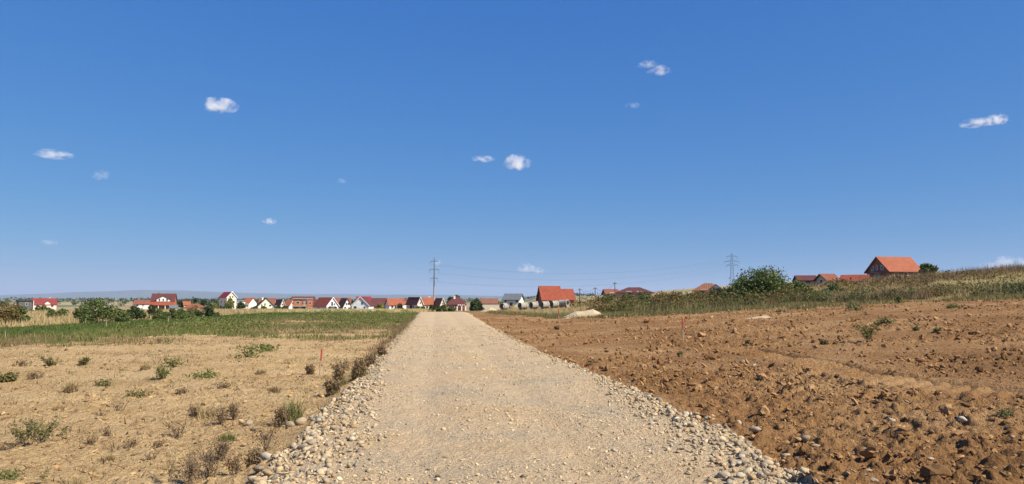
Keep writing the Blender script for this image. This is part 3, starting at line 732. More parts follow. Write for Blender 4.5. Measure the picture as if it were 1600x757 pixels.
gtree('young_tree', 'slim young tree on the right skyline left of the low white cloud', 'tree', 1516, 418, 440, 14, 120, 'mat_leaf', 500, 6, .2, leaf=.13)
gtree('round_tree', 'dark green tree crown at the right edge of the skyline', 'tree', 1596, 416, 440, 26, 120, 'mat_leafdark', 900, 8, .2, leaf=.15)
gtree('low_bush', 'dark low bush on the skyline below the low white cloud', 'bush', 1553, 422, 440, 46, 125, 'mat_leafdark', 1200, 10, .05, leaf=.14)
# left side
gtree('wide_bush', 'broad olive green bush clump behind the green crop strip', 'bush', 160, 473, 503, 110, 58, 'mat_leaf', 4200, 18, .02, leaf=.06, depth=4)
gtree('wide_bush', 'reddish brown bush at the far left edge', 'bush', 8, 476, 504, 66, 56, 'mat_leafrust', 2600, 12, .02, leaf=.055)
gtree('low_bush', 'green bush right beside the reddish brown one at left', 'bush', 32, 485, 506, 26, 56, 'mat_leaf', 1100, 7, .02, leaf=.055)
gtree('low_bush', 'dark green bush under the white canopy roof', 'bush', 242, 480, 498, 40, 70, 'mat_leafdark', 1600, 9, .02, leaf=.06)
gtree('wide_bush', 'low green bush row right of the white canopy roof', 'bush', 280, 483, 499, 60, 70, 'mat_leaf', 2000, 12, .02, leaf=.06)
gtree('low_bush', 'dark bush left of the white three storey house', 'bush', 322, 480, 496, 40, 75, 'mat_leafdark', 1400, 9, .02, leaf=.06)
gtree('low_bush', 'brown bush behind the dark bush left of the three storey house', 'bush', 300, 479, 494, 34, 82, 'mat_leafrust', 1100, 8, .02, leaf=.06)
gtree('low_bush', 'olive hedge bush in front of the red roofed long house', 'bush', 66, 479, 491, 80, 110, 'mat_leaf', 1500, 12, .02, leaf=.1)
gtree('low_bush', 'small dark bush below the dark shed', 'bush', 30, 478, 492, 30, 105, 'mat_leafdark', 900, 8, .02, leaf=.1)
gtree('wide_bush', 'olive bush between the edge bush and the broad bush clump', 'bush', 88, 484, 499, 46, 74, 'mat_leaf', 1600, 10, .02, leaf=.07)
gtree('low_bush', 'dark bush touching the right end of the broad bush clump', 'bush', 207, 479, 500, 34, 62, 'mat_leafdark', 1700, 9, .02, leaf=.06)
gtree('wide_bush', 'long olive hedge bush below the low brown orange hip roof', 'bush', 262, 484, 499, 62, 66, 'mat_leaf', 2000, 12, .02, leaf=.06)
gtree('yellow_tree', 'yellow green tree in front of the white three storey house', 'tree', 359, 466, 486, 14, 370, 'mat_leafyellow', 420, 7, .2)
gtree('round_tree', 'green tree right of the white three storey house', 'tree', 376, 471, 486, 12, 375, 'mat_leafdark', 380, 7, .1)
gtree('cypress', 'dark slim conifer left of the white three storey house', 'tree', 304, 466, 482, 7, 430, 'mat_leafdark', 260, 6, .05, shape='col')
gtree('cypress', 'second dark conifer left of the white three storey house', 'tree', 318, 467, 483, 6, 430, 'mat_leafdark', 240, 6, .05, shape='col')
gtree('cypress', 'dark conifer just right of the maroon dormer house', 'tree', 283, 467, 482, 7, 440, 'mat_leafdark', 240, 6, .05, shape='col')
gtree('round_tree', 'round pale green tree behind the maroon hip roofed house', 'tree', 712, 453, 480, 17, 330, 'mat_leaf', 700, 9, .3)
gtree('round_tree', 'dark tree left below the round pale green tree', 'tree', 702, 462, 482, 12, 315, 'mat_leafdark', 420, 7, .1)
gtree('wide_bush', 'dark green bush right of the red marker post at the road end', 'bush', 741, 466, 487, 32, 150, 'mat_leafdark', 1500, 10, .03, leaf=.16)
gtree('low_bush', 'dark bush row at the foot of the power pole', 'bush', 677, 476, 488, 28, 140, 'mat_leafdark', 1200, 9, .02, leaf=.14)
gtree('low_bush', 'green bush beyond the end of the gravel road', 'bush', 704, 479, 488, 30, 135, 'mat_leaf', 1100, 9, .02, leaf=.13)
gtree('low_bush', 'small dark bush left of the power pole', 'bush', 655, 478, 488, 24, 145, 'mat_leafdark', 900, 8, .02, leaf=.14)
gtree('low_bush', 'green bush between power pole and road end bushes', 'bush', 690, 474, 487, 16, 150, 'mat_leaf', 700, 7, .02, leaf=.14)
for i, (px, yt, wd, m_, lb) in enumerate(((612, 463, 14, 'mat_leafdark', 'dark tree behind the orange roofed house left of the power pole'), (548, 464, 12, 'mat_leafdark', 'dark treetop behind the white gabled houses'), (590, 465, 9, 'mat_leafdark', 'small dark treetop behind the long maroon roof'),
                                          (440, 477, 26, 'mat_leafdark', 'dark garden bushes in front of the red roofed pair'), (398, 480, 16, 'mat_leafdark', 'dark garden bush between cream wall and black gabled house'), (412, 480, 9, 'mat_leaf', 'green garden bush below the black gabled house'), (594, 476, 12, 'mat_leafyellow', 'yellowish garden bush by the long maroon roof'), (335, 477, 14, 'mat_leafyellow', 'yellowish bush left of the white three storey house'),
                                          (645, 474, 10, 'mat_leafdark', 'dark garden bush under the pink gabled house'), (625, 475, 9, 'mat_leafdark', 'dark garden bush right of the orange roofed house'), (350, 479, 30, 'mat_leafdark', 'dark hedge in front of the white three storey house'), (833, 466, 8, 'mat_leafdark', 'dark shrub between slate roof and orange roof houses'))):
    gtree('garden_bush', lb, 'bush', px, yt, 486, wd, 330 + (i % 4) * 6 if yt > 470 else 520, m_, 420, 7, .05, group='greenery among the village houses')
# far-off wood that reads as one mass
cs, rs = [], []
for i in range(330):
    px = random.uniform(-30, 790); d = random.uniform(560, 1100)
    if random.random() < .55: px = random.uniform(230, 470)
    p = at(px, 480, d); g = Hs(p.x, p.y); hh = random.uniform(3, 7.5) * (1 if px < 620 else .7)
    cs.append((p.x, p.y, g + hh * .5)); rs.append((hh * .6, hh * .6, hh * .5))
V, F = leaf_cloud(9000, cs, rs, 1.0)
tag(link('far_tree_line', np_mesh('far_tree_line', V, F, 'mat_leafdark')), 'dark far-off tree line behind the village houses', 'trees', None, 'stuff')
cs, rs = [], []
for i in range(420):
    px = random.uniform(-40, 930); d = random.uniform(1300, 3600)
    p = at(px, 470, d); g = Hs(p.x, p.y); hh = random.uniform(4, 10)
    cs.append((p.x, p.y, g + hh * .3)); rs.append((hh * 1.6, hh * .8, hh * .5))
V, F = leaf_cloud(5000, cs, rs, 2.5)
tag(link('far_woods', np_mesh('far_woods', V, F, 'mat_leafdark')), 'scattered dark woods on the distant brown plain', 'trees', None, 'stuff')

# ------------------------------------------------------------------ houses
def window(parent, x, z, wd, ht, y, side='front', frame='mat_frame', W=0):
    b = MB(); f = .09 if wd > .7 else .07; e = .05
    def bx(mb, x0, x1, z0, z1, o0, o1):
        if side == 'front': mb.box(x0, x1, y - o1, y - o0, z0, z1)
        elif side == 'left': mb.box(y - o1, y - o0, x0, x1, z0, z1)
        else: mb.box(y + o0, y + o1, x0, x1, z0, z1)
    bx(b, x - wd / 2, x - wd / 2 + f, z, z + ht, .002, e); bx(b, x + wd / 2 - f, x + wd / 2, z, z + ht, .002, e)
    bx(b, x - wd / 2 + f, x + wd / 2 - f, z + ht - f, z + ht, .002, e); bx(b, x - wd / 2 + f, x + wd / 2 - f, z, z + f, .002, e + .03)
    w_ = b.build('window', frame, parent)
    g = MB(); bx(g, x - wd / 2 + f, x + wd / 2 - f, z + f, z + ht - f, .004, .022)
    g.build('pane', 'mat_glass', w_)
    return w_
def gable_roof(W, D, z0, rise, axis, ov=.5, th=.22, x0=0, y0=0):
    b = MB()
    if axis == 'x':
        s = rise / (D / 2); e = z0 - ov * s
        for sg in (-1, 1):
            b.slab([(x0 - W / 2 - ov, y0 + sg * (D / 2 + ov), e + th), (x0 + W / 2 + ov, y0 + sg * (D / 2 + ov), e + th), (x0 + W / 2 + ov, y0 + sg * .001, z0 + rise + th), (x0 - W / 2 - ov, y0 + sg * .001, z0 + rise + th)], th)
    else:
        s = rise / (W / 2); e = z0 - ov * s
        for sg in (-1, 1):
            b.slab([(x0 + sg * (W / 2 + ov), y0 - D / 2 - ov, e + th), (x0 + sg * (W / 2 + ov), y0 + D / 2 + ov, e + th), (x0 + sg * .001, y0 + D / 2 + ov, z0 + rise + th), (x0 + sg * .001, y0 - D / 2 - ov, z0 + rise + th)], th)
    return b
def hip_roof(W, D, z0, rise, ov=.5, ridge=.4):
    b = MB(); a = W / 2 + ov; c = D / 2 + ov; r_ = max(.05, (W - D) / 2 if W > D else .05) if ridge is None else W * ridge / 2
    b.add([(-a, -c, z0), (a, -c, z0), (a, c, z0), (-a, c, z0), (-r_, 0, z0 + rise), (r_, 0, z0 + rise), (-a, -c, z0 - .15), (a, -c, z0 - .15), (a, c, z0 - .15), (-a, c, z0 - .15)],
          [(0, 1, 5, 4), (2, 3, 4, 5), (1, 2, 5), (3, 0, 4), (6, 7, 1, 0), (7, 8, 2, 1), (8, 9, 3, 2), (9, 6, 0, 3), (9, 8, 7, 6)])
    return b
def walls(W, D, z0, z1, rise=0, axis='x', x0=0, y0=0):
    b = MB(); b.box(x0 - W / 2, x0 + W / 2, y0 - D / 2, y0 + D / 2, z0, z1)
    if rise and axis == 'x':
        for sg in (-1, 1):
            xx = x0 + sg * W / 2; xi = xx - sg * .25
            b.add([(xx, y0 - D / 2, z1), (xx, y0 + D / 2, z1), (xx, y0, z1 + rise), (xi, y0 - D / 2, z1), (xi, y0 + D / 2, z1), (xi, y0, z1 + rise)], [(0, 1, 2), (3, 5, 4), (0, 3, 4, 1), (1, 4, 5, 2), (2, 5, 3, 0)])
    elif rise:
        for sg in (-1, 1):
            yy = y0 + sg * D / 2; yi = yy - sg * .25
            b.add([(x0 - W / 2, yy, z1), (x0 + W / 2, yy, z1), (x0, yy, z1 + rise), (x0 - W / 2, yi, z1), (x0 + W / 2, yi, z1), (x0, yi, z1 + rise)], [(0, 1, 2), (3, 5, 4), (0, 3, 4, 1), (1, 4, 5, 2), (2, 5, 3, 0)])
    return b
def house(label, px0, px1, pyt, pyb, d, axis, wall, roof, eave=.5, rot=0., depth=None, wins=(), trim=None, chim=None, ridge=.4, name='house', ov=.45, group='village houses beyond the field', cat='house', roof_th=.22):
    """eave = share of the height that is wall; rot in degrees from facing the camera"""
    pc = (px0 + px1) / 2; p = at(pc, pyb, d); top_ = at(pc, pyt, d).z
    bear = -math.atan2(p.x, p.y)
    ext = (px1 - px0) * math.hypot(p.x, p.y) / FPX * math.cos(bear) ; a = abs(R(rot))
    D = depth or ext * .85
    W = max(2., (ext - D * math.sin(a)) / math.cos(a)) - 2 * ov * .8
    hh = top_ - p.z; ze = hh * eave; rise = hh - ze - roof_th
    h = tag(empty(name, p, bear + R(rot)), label, cat, group)
    lo = min(0, Hs(p.x, p.y) - p.z) - .8
    if axis == 'hip':
        walls(W, D, lo, ze).build('wall', wall, h); rf = hip_roof(W, D, ze, rise, ov, ridge).build('roof', roof, h, uv=True)
    elif axis == 'flat':
        walls(W, D, lo, ze).build('wall', wall, h); b = MB(); b.box(-W / 2 - ov, W / 2 + ov, -D / 2 - ov, D / 2 + ov, ze + .003, hh); rf = b.build('roof', roof, h, uv=True)
    else:
        walls(W, D, lo, ze, rise, axis).build('wall', wall, h); rf = gable_roof(W, D, ze, rise, axis, ov, roof_th).build('roof', roof, h, uv=True)
    if trim and axis == 'y':
        s = rise / (W / 2)
        for sg in (-1, 1):
            b = MB(); y_ = -D / 2 - ov - .06
            q_ = [(sg * (W / 2 + ov), y_, ze - ov * s), (0, y_, ze + rise), (0, y_, ze + rise + .34), (sg * (W / 2 + ov), y_, ze - ov * s + .34)]
            b.add(q_ + [(a_, b_ + .055, c_) for a_, b_, c_ in q_], [(0, 1, 2, 3), (7, 6, 5, 4), (0, 4, 5, 1), (1, 5, 6, 2), (2, 6, 7, 3), (3, 7, 4, 0)])
            b.build('barge_board', trim, rf)
    for wn in wins:
        sd_ = wn[4] if len(wn) > 4 else 'front'
        yy = -D / 2 if sd_ == 'front' else (-W / 2 if sd_ == 'left' else W / 2)
        half = W / 2 if sd_ == 'front' else D / 2
        window(h, wn[0] * half, wn[1] * hh, wn[2], wn[3], yy, sd_)
    if chim:
        b = MB(); cw = .35; b.box(chim[0] * W / 2 - cw, chim[0] * W / 2 + cw, chim[1] * D / 2 - cw, chim[1] * D / 2 + cw, ze, hh * chim[2])
        b.box(chim[0] * W / 2 - cw - .1, chim[0] * W / 2 + cw + .1, chim[1] * D / 2 - cw - .1, chim[1] * D / 2 + cw + .1, hh * chim[2] + .003, hh * chim[2] + .2)
        b.build('chimney', chim[3] if len(chim) > 3 else 'mat_wall_white', rf)
    h['dims'] = (W, D, ze, hh)
    return h
# left group
h = house('dark flat roofed shed left of the red roofed long house', 27, 49, 469, 481, 420, 'flat', 'mat_wall_dark', 'mat_roof_black', .85, 8, 6, wins=((.2, .3, 1.2, 1.4),), name='shed', cat='shed')
b = MB(); b.box(3.6, 4.0, -3.15, 3.1, -1, 3.9); b.build('fire_wall', 'mat_wall_grey', h)
h = house('long house with bright red roof and small white dormer at far left', 50, 86, 466.5, 481, 430, 'x', 'mat_wall_pink', 'mat_roof_red', .34, 6, 9, wins=((-.6, .06, 1.4, 1.2), (-.1, .06, 1.4, 1.2), (.65, .06, 1.4, 1.2)), chim=(.5, .2, 1.03))
W, D, ze, hh = h['dims']
walls(2.6, 2.2, ze - .4, ze + .8, 1.0, 'y', W * .12, -D / 2 + .9).build('dormer', 'mat_wall_white', h)
gable_roof(2.6, 2.2, ze + .8, 1.0, 'y', .25, .15, W * .12, -D / 2 + .9).build('dormer_roof', 'mat_roof_red', h, uv=True)
house('low house with orange brown roof left of the maroon dormer house', 209, 238, 469, 480, 430, 'x', 'mat_wall_white', 'mat_roof_rust', .4, -12, 8, wins=((-.5, .08, 1.3, 1.2), (.2, .08, 1.3, 1.2)))
h = house('big maroon roofed house with white gabled dormer above a red lower roof', 237, 275, 459, 482, 400, 'x', 'mat_wall_brickred', 'mat_roof_maroon', .50, -8, 10, wins=((-.7, .08, 1.3, 1.6), (-.2, .08, 1.3, 1.6), (.55, .08, 1.3, 1.6)), chim=(-.55, .3, 1.02, 'mat_wall_brickred'))
W, D, ze, hh = h['dims']
dm = walls(6.4, 3.4, ze - .3, ze + .9, 1.7, 'y', .4, -D / 2 + 1.0).build('dormer', 'mat_wall_white', h)
gable_roof(6.4, 3.4, ze + .9, 1.7, 'y', .4, .2, .4, -D / 2 + 1.0).build('dormer_roof', 'mat_roof_maroon', h, uv=True)
for xx in (-1.4, .4, 2.2): window(h, xx, ze - .1, .9, 1.3, -D / 2 - .72)
b = MB(); b.slab([(-W / 2 - .3, -D / 2 - 2.6, ze * .42), (W / 2 + .3, -D / 2 - 2.6, ze * .42), (W / 2 + .3, -D / 2 - .02, ze * .95), (-W / 2 - .3, -D / 2 - .02, ze * .95)], .2); b.build('porch_roof', 'mat_roof_redorange', h, uv=True)
for xx in (-.9, -.3, .3, .9):
    b = MB(); b.box(xx * W / 2 - .15, xx * W / 2 + .15, -D / 2 - 2.35, -D / 2 - 2.05, -1, ze * .42); b.build('porch_post', 'mat_trimwhite', h)
house('small orange roof peeping out behind the low hip roof', 284, 298, 471, 482, 440, 'x', 'mat_wall_beige', 'mat_roof_orange', .45, 10, 6, wins=((0, .1, 1.2, 1.1),))
house('low house with brown orange hip roof left of the three storey house', 288, 321, 474, 485, 390, 'hip', 'mat_wall_beige', 'mat_roof_rust', .4, 0, 9, wins=((-.5, .1, 1.2, 1.0), (.1, .1, 1.2, 1.0), (.6, .1, 1.2, 1.0)), ridge=.25)
house('little grey roofed shed right of the maroon dormer house', 263, 278, 477, 485, 370, 'x', 'mat_wall_white', 'mat_roof_slate', .45, 12, 4, name='shed', cat='shed')
# white canopy
p = at(223, 482, 330); p.z = Hs(p.x, p.y); cz = at(223, 478, 330).z - p.z - 1.75; cn = tag(empty('canopy', p, -math.atan2(p.x, p.y)), 'white curved canopy roof on posts before the maroon dormer house', 'canopy', None)
b = MB(); q_ = [(-4.2 + 8.4 * i / 10, cz + 1.0 + .75 * math.sin(math.pi * (i / 10) ** 1.3)) for i in range(11)]
for (xa, za), (xb, zb) in zip(q_[:-1], q_[1:]): b.slab([(xa, -2.5, za), (xb, -2.5, zb), (xb, 2.5, zb), (xa, 2.5, za)], .12)
b.build('roof', 'mat_trimwhite', cn)
for xx in (-3.9, 0., 3.9):
    for yy in (-2.2, 2.2):
        b = MB(); b.tube((xx, yy, -.5), (xx, yy, cz + 1.0 + (.3 if xx == 0 else 0)), .07); b.build('post', 'mat_steel', cn)
# three storey
house('white three storey house with crimson roof and gable to the field', 342, 369, 456.5, 486, 385, 'y', 'mat_wall_cream', 'mat_roof_crimson', .72, 24, 9, trim='mat_trimwhite', chim=(.55, -.3, 1.0),
      wins=((-.35, .68, .9, 1.1), (.2, .68, .9, 1.1), (-.5, .40, 1.1, 1.3), (.45, .40, 1.1, 1.3), (-.5, .12, 1.1, 1.3), (.45, .12, 1.1, 1.3), (-.4, .40, 1.1, 1.3, 'left'), (.4, .40, 1.1, 1.3, 'left')))
h = house('orange roofed house with cream flat roofed annex right of the three storey house', 380, 401, 465.5, 486, 400, 'x', 'mat_wall_white', 'mat_roof_orange', .62, -32, 7, wins=((.3, .3, 1.2, 1.2),))
W, D, ze, hh = h['dims']
walls(5.4, 4, -2.5, 4.2, x0=-3.2, y0=-D / 2 - 2.1).build('annex', 'mat_wall_cream', h)
window(h, -2.0, 1.6, 1.4, 1.2, -D / 2 - 4.1)
b = MB(); b.box(-6.1, -.3, -D / 2 - 4.3, -D / 2 - .004, 4.203, 4.45); b.build('annex_roof', 'mat_trimwhite', h)
house('white gabled house with steep black roof', 396, 432, 465.5, 487, 380, 'y', 'mat_wall_cream', 'mat_roof_black', .22, 6, 10, trim='mat_wall_dark', chim=(-.2, .5, 1.0),
      wins=((-.42, .34, .8, 1.3), (-.12, .42, .8, 1.3), (.38, .36, 1.3, 1.0), (-.6, .03, .9, 1.4), (-.35, .03, .9, 1.4), (.35, .05, 1.4, 1.2)))
house('small dark grey roofed outbuilding before the red roofed pair', 422, 440, 477.5, 488, 365, 'y', 'mat_wall_white', 'mat_roof_slate', .4, -10, 5, wins=((-.2, .12, .9, .9), (.35, .12, .9, .9)), name='outbuilding', cat='shed')
house('rusty red roofed house with pink gable, left of a red roofed pair', 428, 446, 468, 486, 420, 'y', 'mat_wall_pink', 'mat_roof_rust', .42, 20, 9, trim='mat_trimwhite', wins=((0, .46, 1.0, 1.1), (-.4, .14, 1.1, 1.2), (.4, .14, 1.1, 1.2)))
house('rust roofed house with white gable, right of a red roofed pair', 443, 463, 468, 486, 425, 'x', 'mat_wall_white', 'mat_roof_rust', .44, -28, 8, wins=((-.5, .15, 1.2, 1.2), (.3, .15, 1.2, 1.2), (0, .5, .8, 1.0, 'right')))
house('dark maroon roof rising behind the unfinished brick house', 455, 492, 463.5, 486, 430, 'x', 'mat_wall_brickred', 'mat_roof_maroon', .55, 4, 8)
house('rust roof rising behind the black gabled house', 404, 432, 466, 486, 450, 'x', 'mat_wall_pink', 'mat_roof_rust', .5, -10, 8)
house('white walled house with slate roof behind the cream annex', 368, 386, 469, 486, 430, 'x', 'mat_wall_white', 'mat_roof_slate', .55, 8, 7, wins=((-.3, .2, 1.1, 1.2), (.4, .2, 1.1, 1.2)))
house('salmon roof squeezed between the pink gabled house and the orange roofed house', 624, 644, 467, 484, 400, 'x', 'mat_wall_white', 'mat_roof_orange', .5, 10, 8, wins=((0, .15, 1.1, 1.2),))
# unfinished house
p = at(474, 487.5, 360); u = tag(empty('unfinished_house', p, -math.atan2(p.x, p.y)), 'unfinished orange brick house with dark flat slab and open ground floor', 'house', 'village houses beyond the field')
k = 360 / FPX
b = MB(); b.box(-4.9, 4.3, -3, 4, 6.0, 6.45); b.build('roof_slab', 'mat_concdark', u)
b = MB(); b.box(-4.6, -.6, -2.4, 3.6, 2.85, 5.996); b.build('upper_wall', 'mat_wall_rawbrick', u)
b = MB(); b.box(-5.2, 1.6, -3.1, 4, 2.5, 2.846); b.build('floor_slab', 'mat_concrete', u)
b = MB(); b.box(1.7, 4.4, -2.9, 3.8, -1, 5.6); b.build('stair_tower', 'mat_wall_rawbrick', u)
b = MB(); b.box(-4.7, 1.5, 1.2, 3.9, -1, 2.49); b.build('back_wall', 'mat_concdark', u)
for xx in (-4.9, -1.7, 1.2):
    b = MB(); b.box(xx - .18, xx + .18, -2.9, -2.5, -1, 2.495); b.build('column', 'mat_concrete', u)
b = MB(); b.box(-.1, .9, -2.4, -2.0, 2.85, 5.99); b.build('pillar', 'mat_concdark', u)
window(u, -2.6, 3.7, 1.6, 1.3, -2.4); window(u, 3.0, 3.4, 1.0, 1.3, -2.9); window(u, 3.0, .8, 1.0, 1.3, -2.9)
# right part of the village
h = house('white house with large orange roof and front gable balcony', 489, 529, 465, 486, 350, 'y', 'mat_wall_paleblue', 'mat_roof_redorange', .38, 30, 12, trim='mat_trimwhite', wins=((-.1, .36, 1.1, 2.0), (.3, .42, .8, 1.0), (-.55, .05, 1.5, 1.6), (.55, .05, 1.5, 1.6), (-.5, .08, 1.3, 1.3, 'left'), (.2, .08, 1.3, 1.3, 'left')))
W, D, ze, hh = h['dims']
b = MB(); b.box(-1.8, 1.8, -D / 2 - 1.3, -D / 2 - .004, hh * .33, hh * .36); b.build('balcony', 'mat_wall_grey', h)
b = MB()
for i in range(10): b.tube((-1.7 + i * .38, -D / 2 - 1.25, hh * .36), (-1.7 + i * .38, -D / 2 - 1.25, hh * .36 + .9), .03, n=4)
b.tube((-1.75, -D / 2 - 1.25, hh * .36 + .9), (1.75, -D / 2 - 1.25, hh * .36 + .9), .05, n=4); b.build('railing', 'mat_framedark', h)
p = at(512, 486, 335); aw = tag(empty('awning', p, -math.atan2(p.x, p.y)), 'curved maroon awning before the orange roofed balcony house', 'awning')
b = MB(); q_ = [(-2.2 + 4.4 * i / 8, 1.0 + .65 * math.sin(math.pi * i / 8)) for i in range(9)]
for (xa, za), (xb, zb) in zip(q_[:-1], q_[1:]): b.slab([(xa, -1.5, za), (xb, -1.5, zb), (xb, 1.5, zb), (xa, 1.5, za)], .1)
b.build('cover', 'mat_roof_maroon', aw)
for xx in (-2.1, 2.1):
    for yy in (-1.4, 1.4):
        b = MB(); b.tube((xx, yy, -1), (xx, yy, 1.0), .05); b.build('post', 'mat_steel', aw)
wl = at(505, 487, 332); wq = tag(empty('garden_wall', wl, -math.atan2(wl.x, wl.y)), 'low white garden wall before the orange roofed balcony house', 'wall')
b = MB(); b.box(-6.4, 9.5, -.12, .12, -1, 1.0); b.build('wall', 'mat_wall_white', wq)
b = MB(); b.box(-6.5, 9.6, -.2, .2, 1.003, 1.1); b.build('coping', 'mat_trimwhite', wq)
house('white gabled house with brown roof between the orange roof and the big white gable', 526, 550, 466, 485, 360, 'y', 'mat_wall_white', 'mat_roof_brown', .30, 16, 10, trim='mat_wall_dark', wins=((-.2, .40, .8, 1.2), (.25, .42, .9, 1.1), (-.5, .08, 1.1, 1.2), (.4, .08, 1.1, 1.0)))
h = house('wide white gabled house with round gable window and dark red roof', 549, 585, 464, 484, 360, 'y', 'mat_wall_paleblue', 'mat_roof_maroon', .32, -14, 10, trim='mat_trimwhite', wins=((.2, .36, 1.0, 1.5), (-.6, .06, 1.6, 1.3), (.5, .08, 1.1, 1.1)))
W, D, ze, hh = h['dims']
b = MB(); b.tube((-1.2, -D / 2 - .04, hh * .5), (-1.2, -D / 2 - .002, hh * .5), .55, n=14); b.build('round_window', 'mat_frame', h)
house('red roof rising behind the wide white gabled house', 556, 580, 463.5, 484, 400, 'x', 'mat_wall_white', 'mat_roof_crimson', .5, 4, 8)
house('rust roof rising behind the brown roofed white gable', 522, 548, 465.5, 484, 410, 'x', 'mat_wall_white', 'mat_roof_rust', .5, 0, 8)
house('long low house with dark maroon roof left of the orange roofed house', 580, 604, 466, 483, 380, 'x', 'mat_wall_brickred', 'mat_roof_maroon', .25, 0, 9, wins=((-.4, .05, 1.2, 1.2), (.3, .05, 1.2, 1.2)))
h = house('plain orange roofed house with white entrance left of the power pole', 601, 630, 466.5, 483, 360, 'x', 'mat_wall_white', 'mat_roof_orange', .36, 14, 8, wins=((-.55, .08, 1.2, 1.2), (.0, .08, 1.2, 1.2)))
W, D, ze, hh = h['dims']
walls(2.4, 1.6, -1, ze * .8, .9, 'y', W * .18, -D / 2 - .81).build('entrance', 'mat_wall_white', h); gable_roof(2.4, 1.6, ze * .8, .9, 'y', .25, .15, W * .18, -D / 2 - .81).build('entrance_roof', 'mat_roof_orange', h, uv=True)
house('pink gabled house with dark maroon roof slope facing left', 634, 661, 464.5, 485, 330, 'y', 'mat_wall_pink', 'mat_roof_maroon', .52, 32, 9, trim='mat_trimwhite', wins=((.1, .46, .8, 1.0), (-.3, .12, 1.1, 1.2), (.4, .12, 1.1, 1.2), (-.3, .14, 1.1, 1.2, 'left')))
house('salmon roofed house right behind the power pole', 658, 679, 465, 484, 345, 'x', 'mat_wall_beige', 'mat_roof_orange', .4, 8, 8, wins=((-.4, .1, 1.1, 1.1), (.3, .1, 1.1, 1.1)), chim=(.3, .1, 1.04))
house('cream gabled house with orange roof right of the power pole', 676, 697, 466, 485, 340, 'y', 'mat_wall_cream', 'mat_roof_rust', .42, 22, 8, trim='mat_trimwhite', wins=((0, .45, .8, 1.0), (-.35, .12, 1.0, 1.1), (.4, .12, 1.0, 1.1)))
h = house('maroon hip roofed house with white arched porch before the round tree', 697, 729, 463.5, 485, 300, 'hip', 'mat_wall_brickred', 'mat_roof_maroon', .42, 0, 8, wins=((-.7, .12, 1.0, 1.1), (-.3, .12, 1.0, 1.1)), ridge=.3, chim=(-.2, -.2, .99))
W, D, ze, hh = h['dims']
b = MB(); 
for xx in (.35, 2.1, 3.6): b.box(xx - .2, xx + .2, -D / 2 - 1.0, -D / 2 - .6, -1, 1.5)
for x0_, x1_ in ((.35, 2.1), (2.1, 3.6)):
    n_ = 8; c_ = (x0_ + x1_) / 2; r_ = (x1_ - x0_) / 2 - .2
    for i in range(n_):
        a0, a1 = math.pi * i / n_, math.pi * (i + 1) / n_
        xs = sorted((c_ - r_ * math.cos(a0), c_ - r_ * math.cos(a1))); zz = 1.5 + .6 * min(math.sin(a0), math.sin(a1))
        b.box(xs[0], xs[1], -D / 2 - .98, -D / 2 - .62, zz, 2.25)
b.build('arcade', 'mat_trimwhite', h)
house('long low brown roofed building right of the dark road end bush', 750, 778, 466.5, 478, 420, 'x', 'mat_wall_beige', 'mat_roof_brown', .3, 0, 9, wins=((-.5, .05, 1.2, 1.0), (.2, .05, 1.2, 1.0)), name='long_building', cat='building')
wl = at(768, 482, 200); wq = tag(empty('boundary_wall', wl, -math.atan2(wl.x, wl.y)), 'pale boundary wall left of the slate roofed house', 'wall')
b = MB(); b.box(-2.2, 3.4, -.12, .12, -1.5, 1.0); b.build('wall', 'mat_wall_beige', wq); b = MB(); b.box(-2.3, 3.5, -.18, .18, 1.003, 1.1); b.build('coping', 'mat_concrete', wq)
house('white house with slate grey roof beside the concrete pipes', 785, 820, 459, 481, 230, 'x', 'mat_wall_white', 'mat_roof_slate', .56, -14, 6, wins=((-.72, .35, .8, .9), (.72, .35, .9, .8), (0, .1, 1.1, 1.2)), group=None)
h = house('big orange roofed house with stepped ridge behind the concrete pipes', 838, 879, 447, 480, 190, 'x', 'mat_wall_brickred', 'mat_roof_redorange', .36, 12, 6.5, wins=((-.3, .08, .9, 1.2), (.3, .08, .9, 1.2), (0, .5, .8, 1.0, 'left')), group=None, ov=.5)
W, D, ze, hh = h['dims']
w2 = 3.6; x2_ = W / 2 + w2 / 2 - .2
walls(w2, D - .8, -1.5, ze, hh - ze - 1.0, 'x', x2_, 0).build('wing', 'mat_wall_brickred', h)
gable_roof(w2, D - .8, ze + .02, hh - ze - .95, 'x', .45, .2, x2_, 0).build('wing_roof', 'mat_roof_redorange', h, uv=True)
# roofs on the right hill
house('long maroon hip roof showing above the weed bank', 962, 1020, 447.5, 466, 150, 'hip', 'mat_wall_beige', 'mat_roof_maroon', .45, 0, 6, wins=((-.3, .1, 1., 1.1), (.3, .1, 1., 1.1)), ridge=.35, group='roofs on the right hill')
house('pale brown low roof left of the long maroon hip roof', 940, 968, 452, 466, 165, 'x', 'mat_wall_beige', 'mat_roof_rust', .4, 10, 5, wins=((0, .1, 1., 1.),), group='roofs on the right hill')
h = house('brown hip roofed house with small white gable beside the big bush', 1083, 1130, 441, 464, 140, 'hip', 'mat_wall_white', 'mat_roof_brown', .42, 0, 5.5, wins=((-.3, .1, 1., 1.1), (.3, .1, 1., 1.1)), ridge=.3, group='roofs on the right hill')
W, D, ze, hh = h['dims']
walls(1.6, 1.6, ze - .2, ze + .45, .6, 'y', W * .28, -D / 2 + .7).build('dormer', 'mat_wall_white', h); gable_roof(1.6, 1.6, ze + .45, .6, 'y', .2, .12, W * .28, -D / 2 + .7).build('dormer_roof', 'mat_roof_brown', h, uv=True)
house('dark maroon low roof leftmost of the row left of the brick house', 1240, 1277, 430.5, 448, 170, 'x', 'mat_wall_beige', 'mat_roof_maroon', .5, 12, 5, wins=((0, .15, 1., 1.),), group='roofs on the right hill')
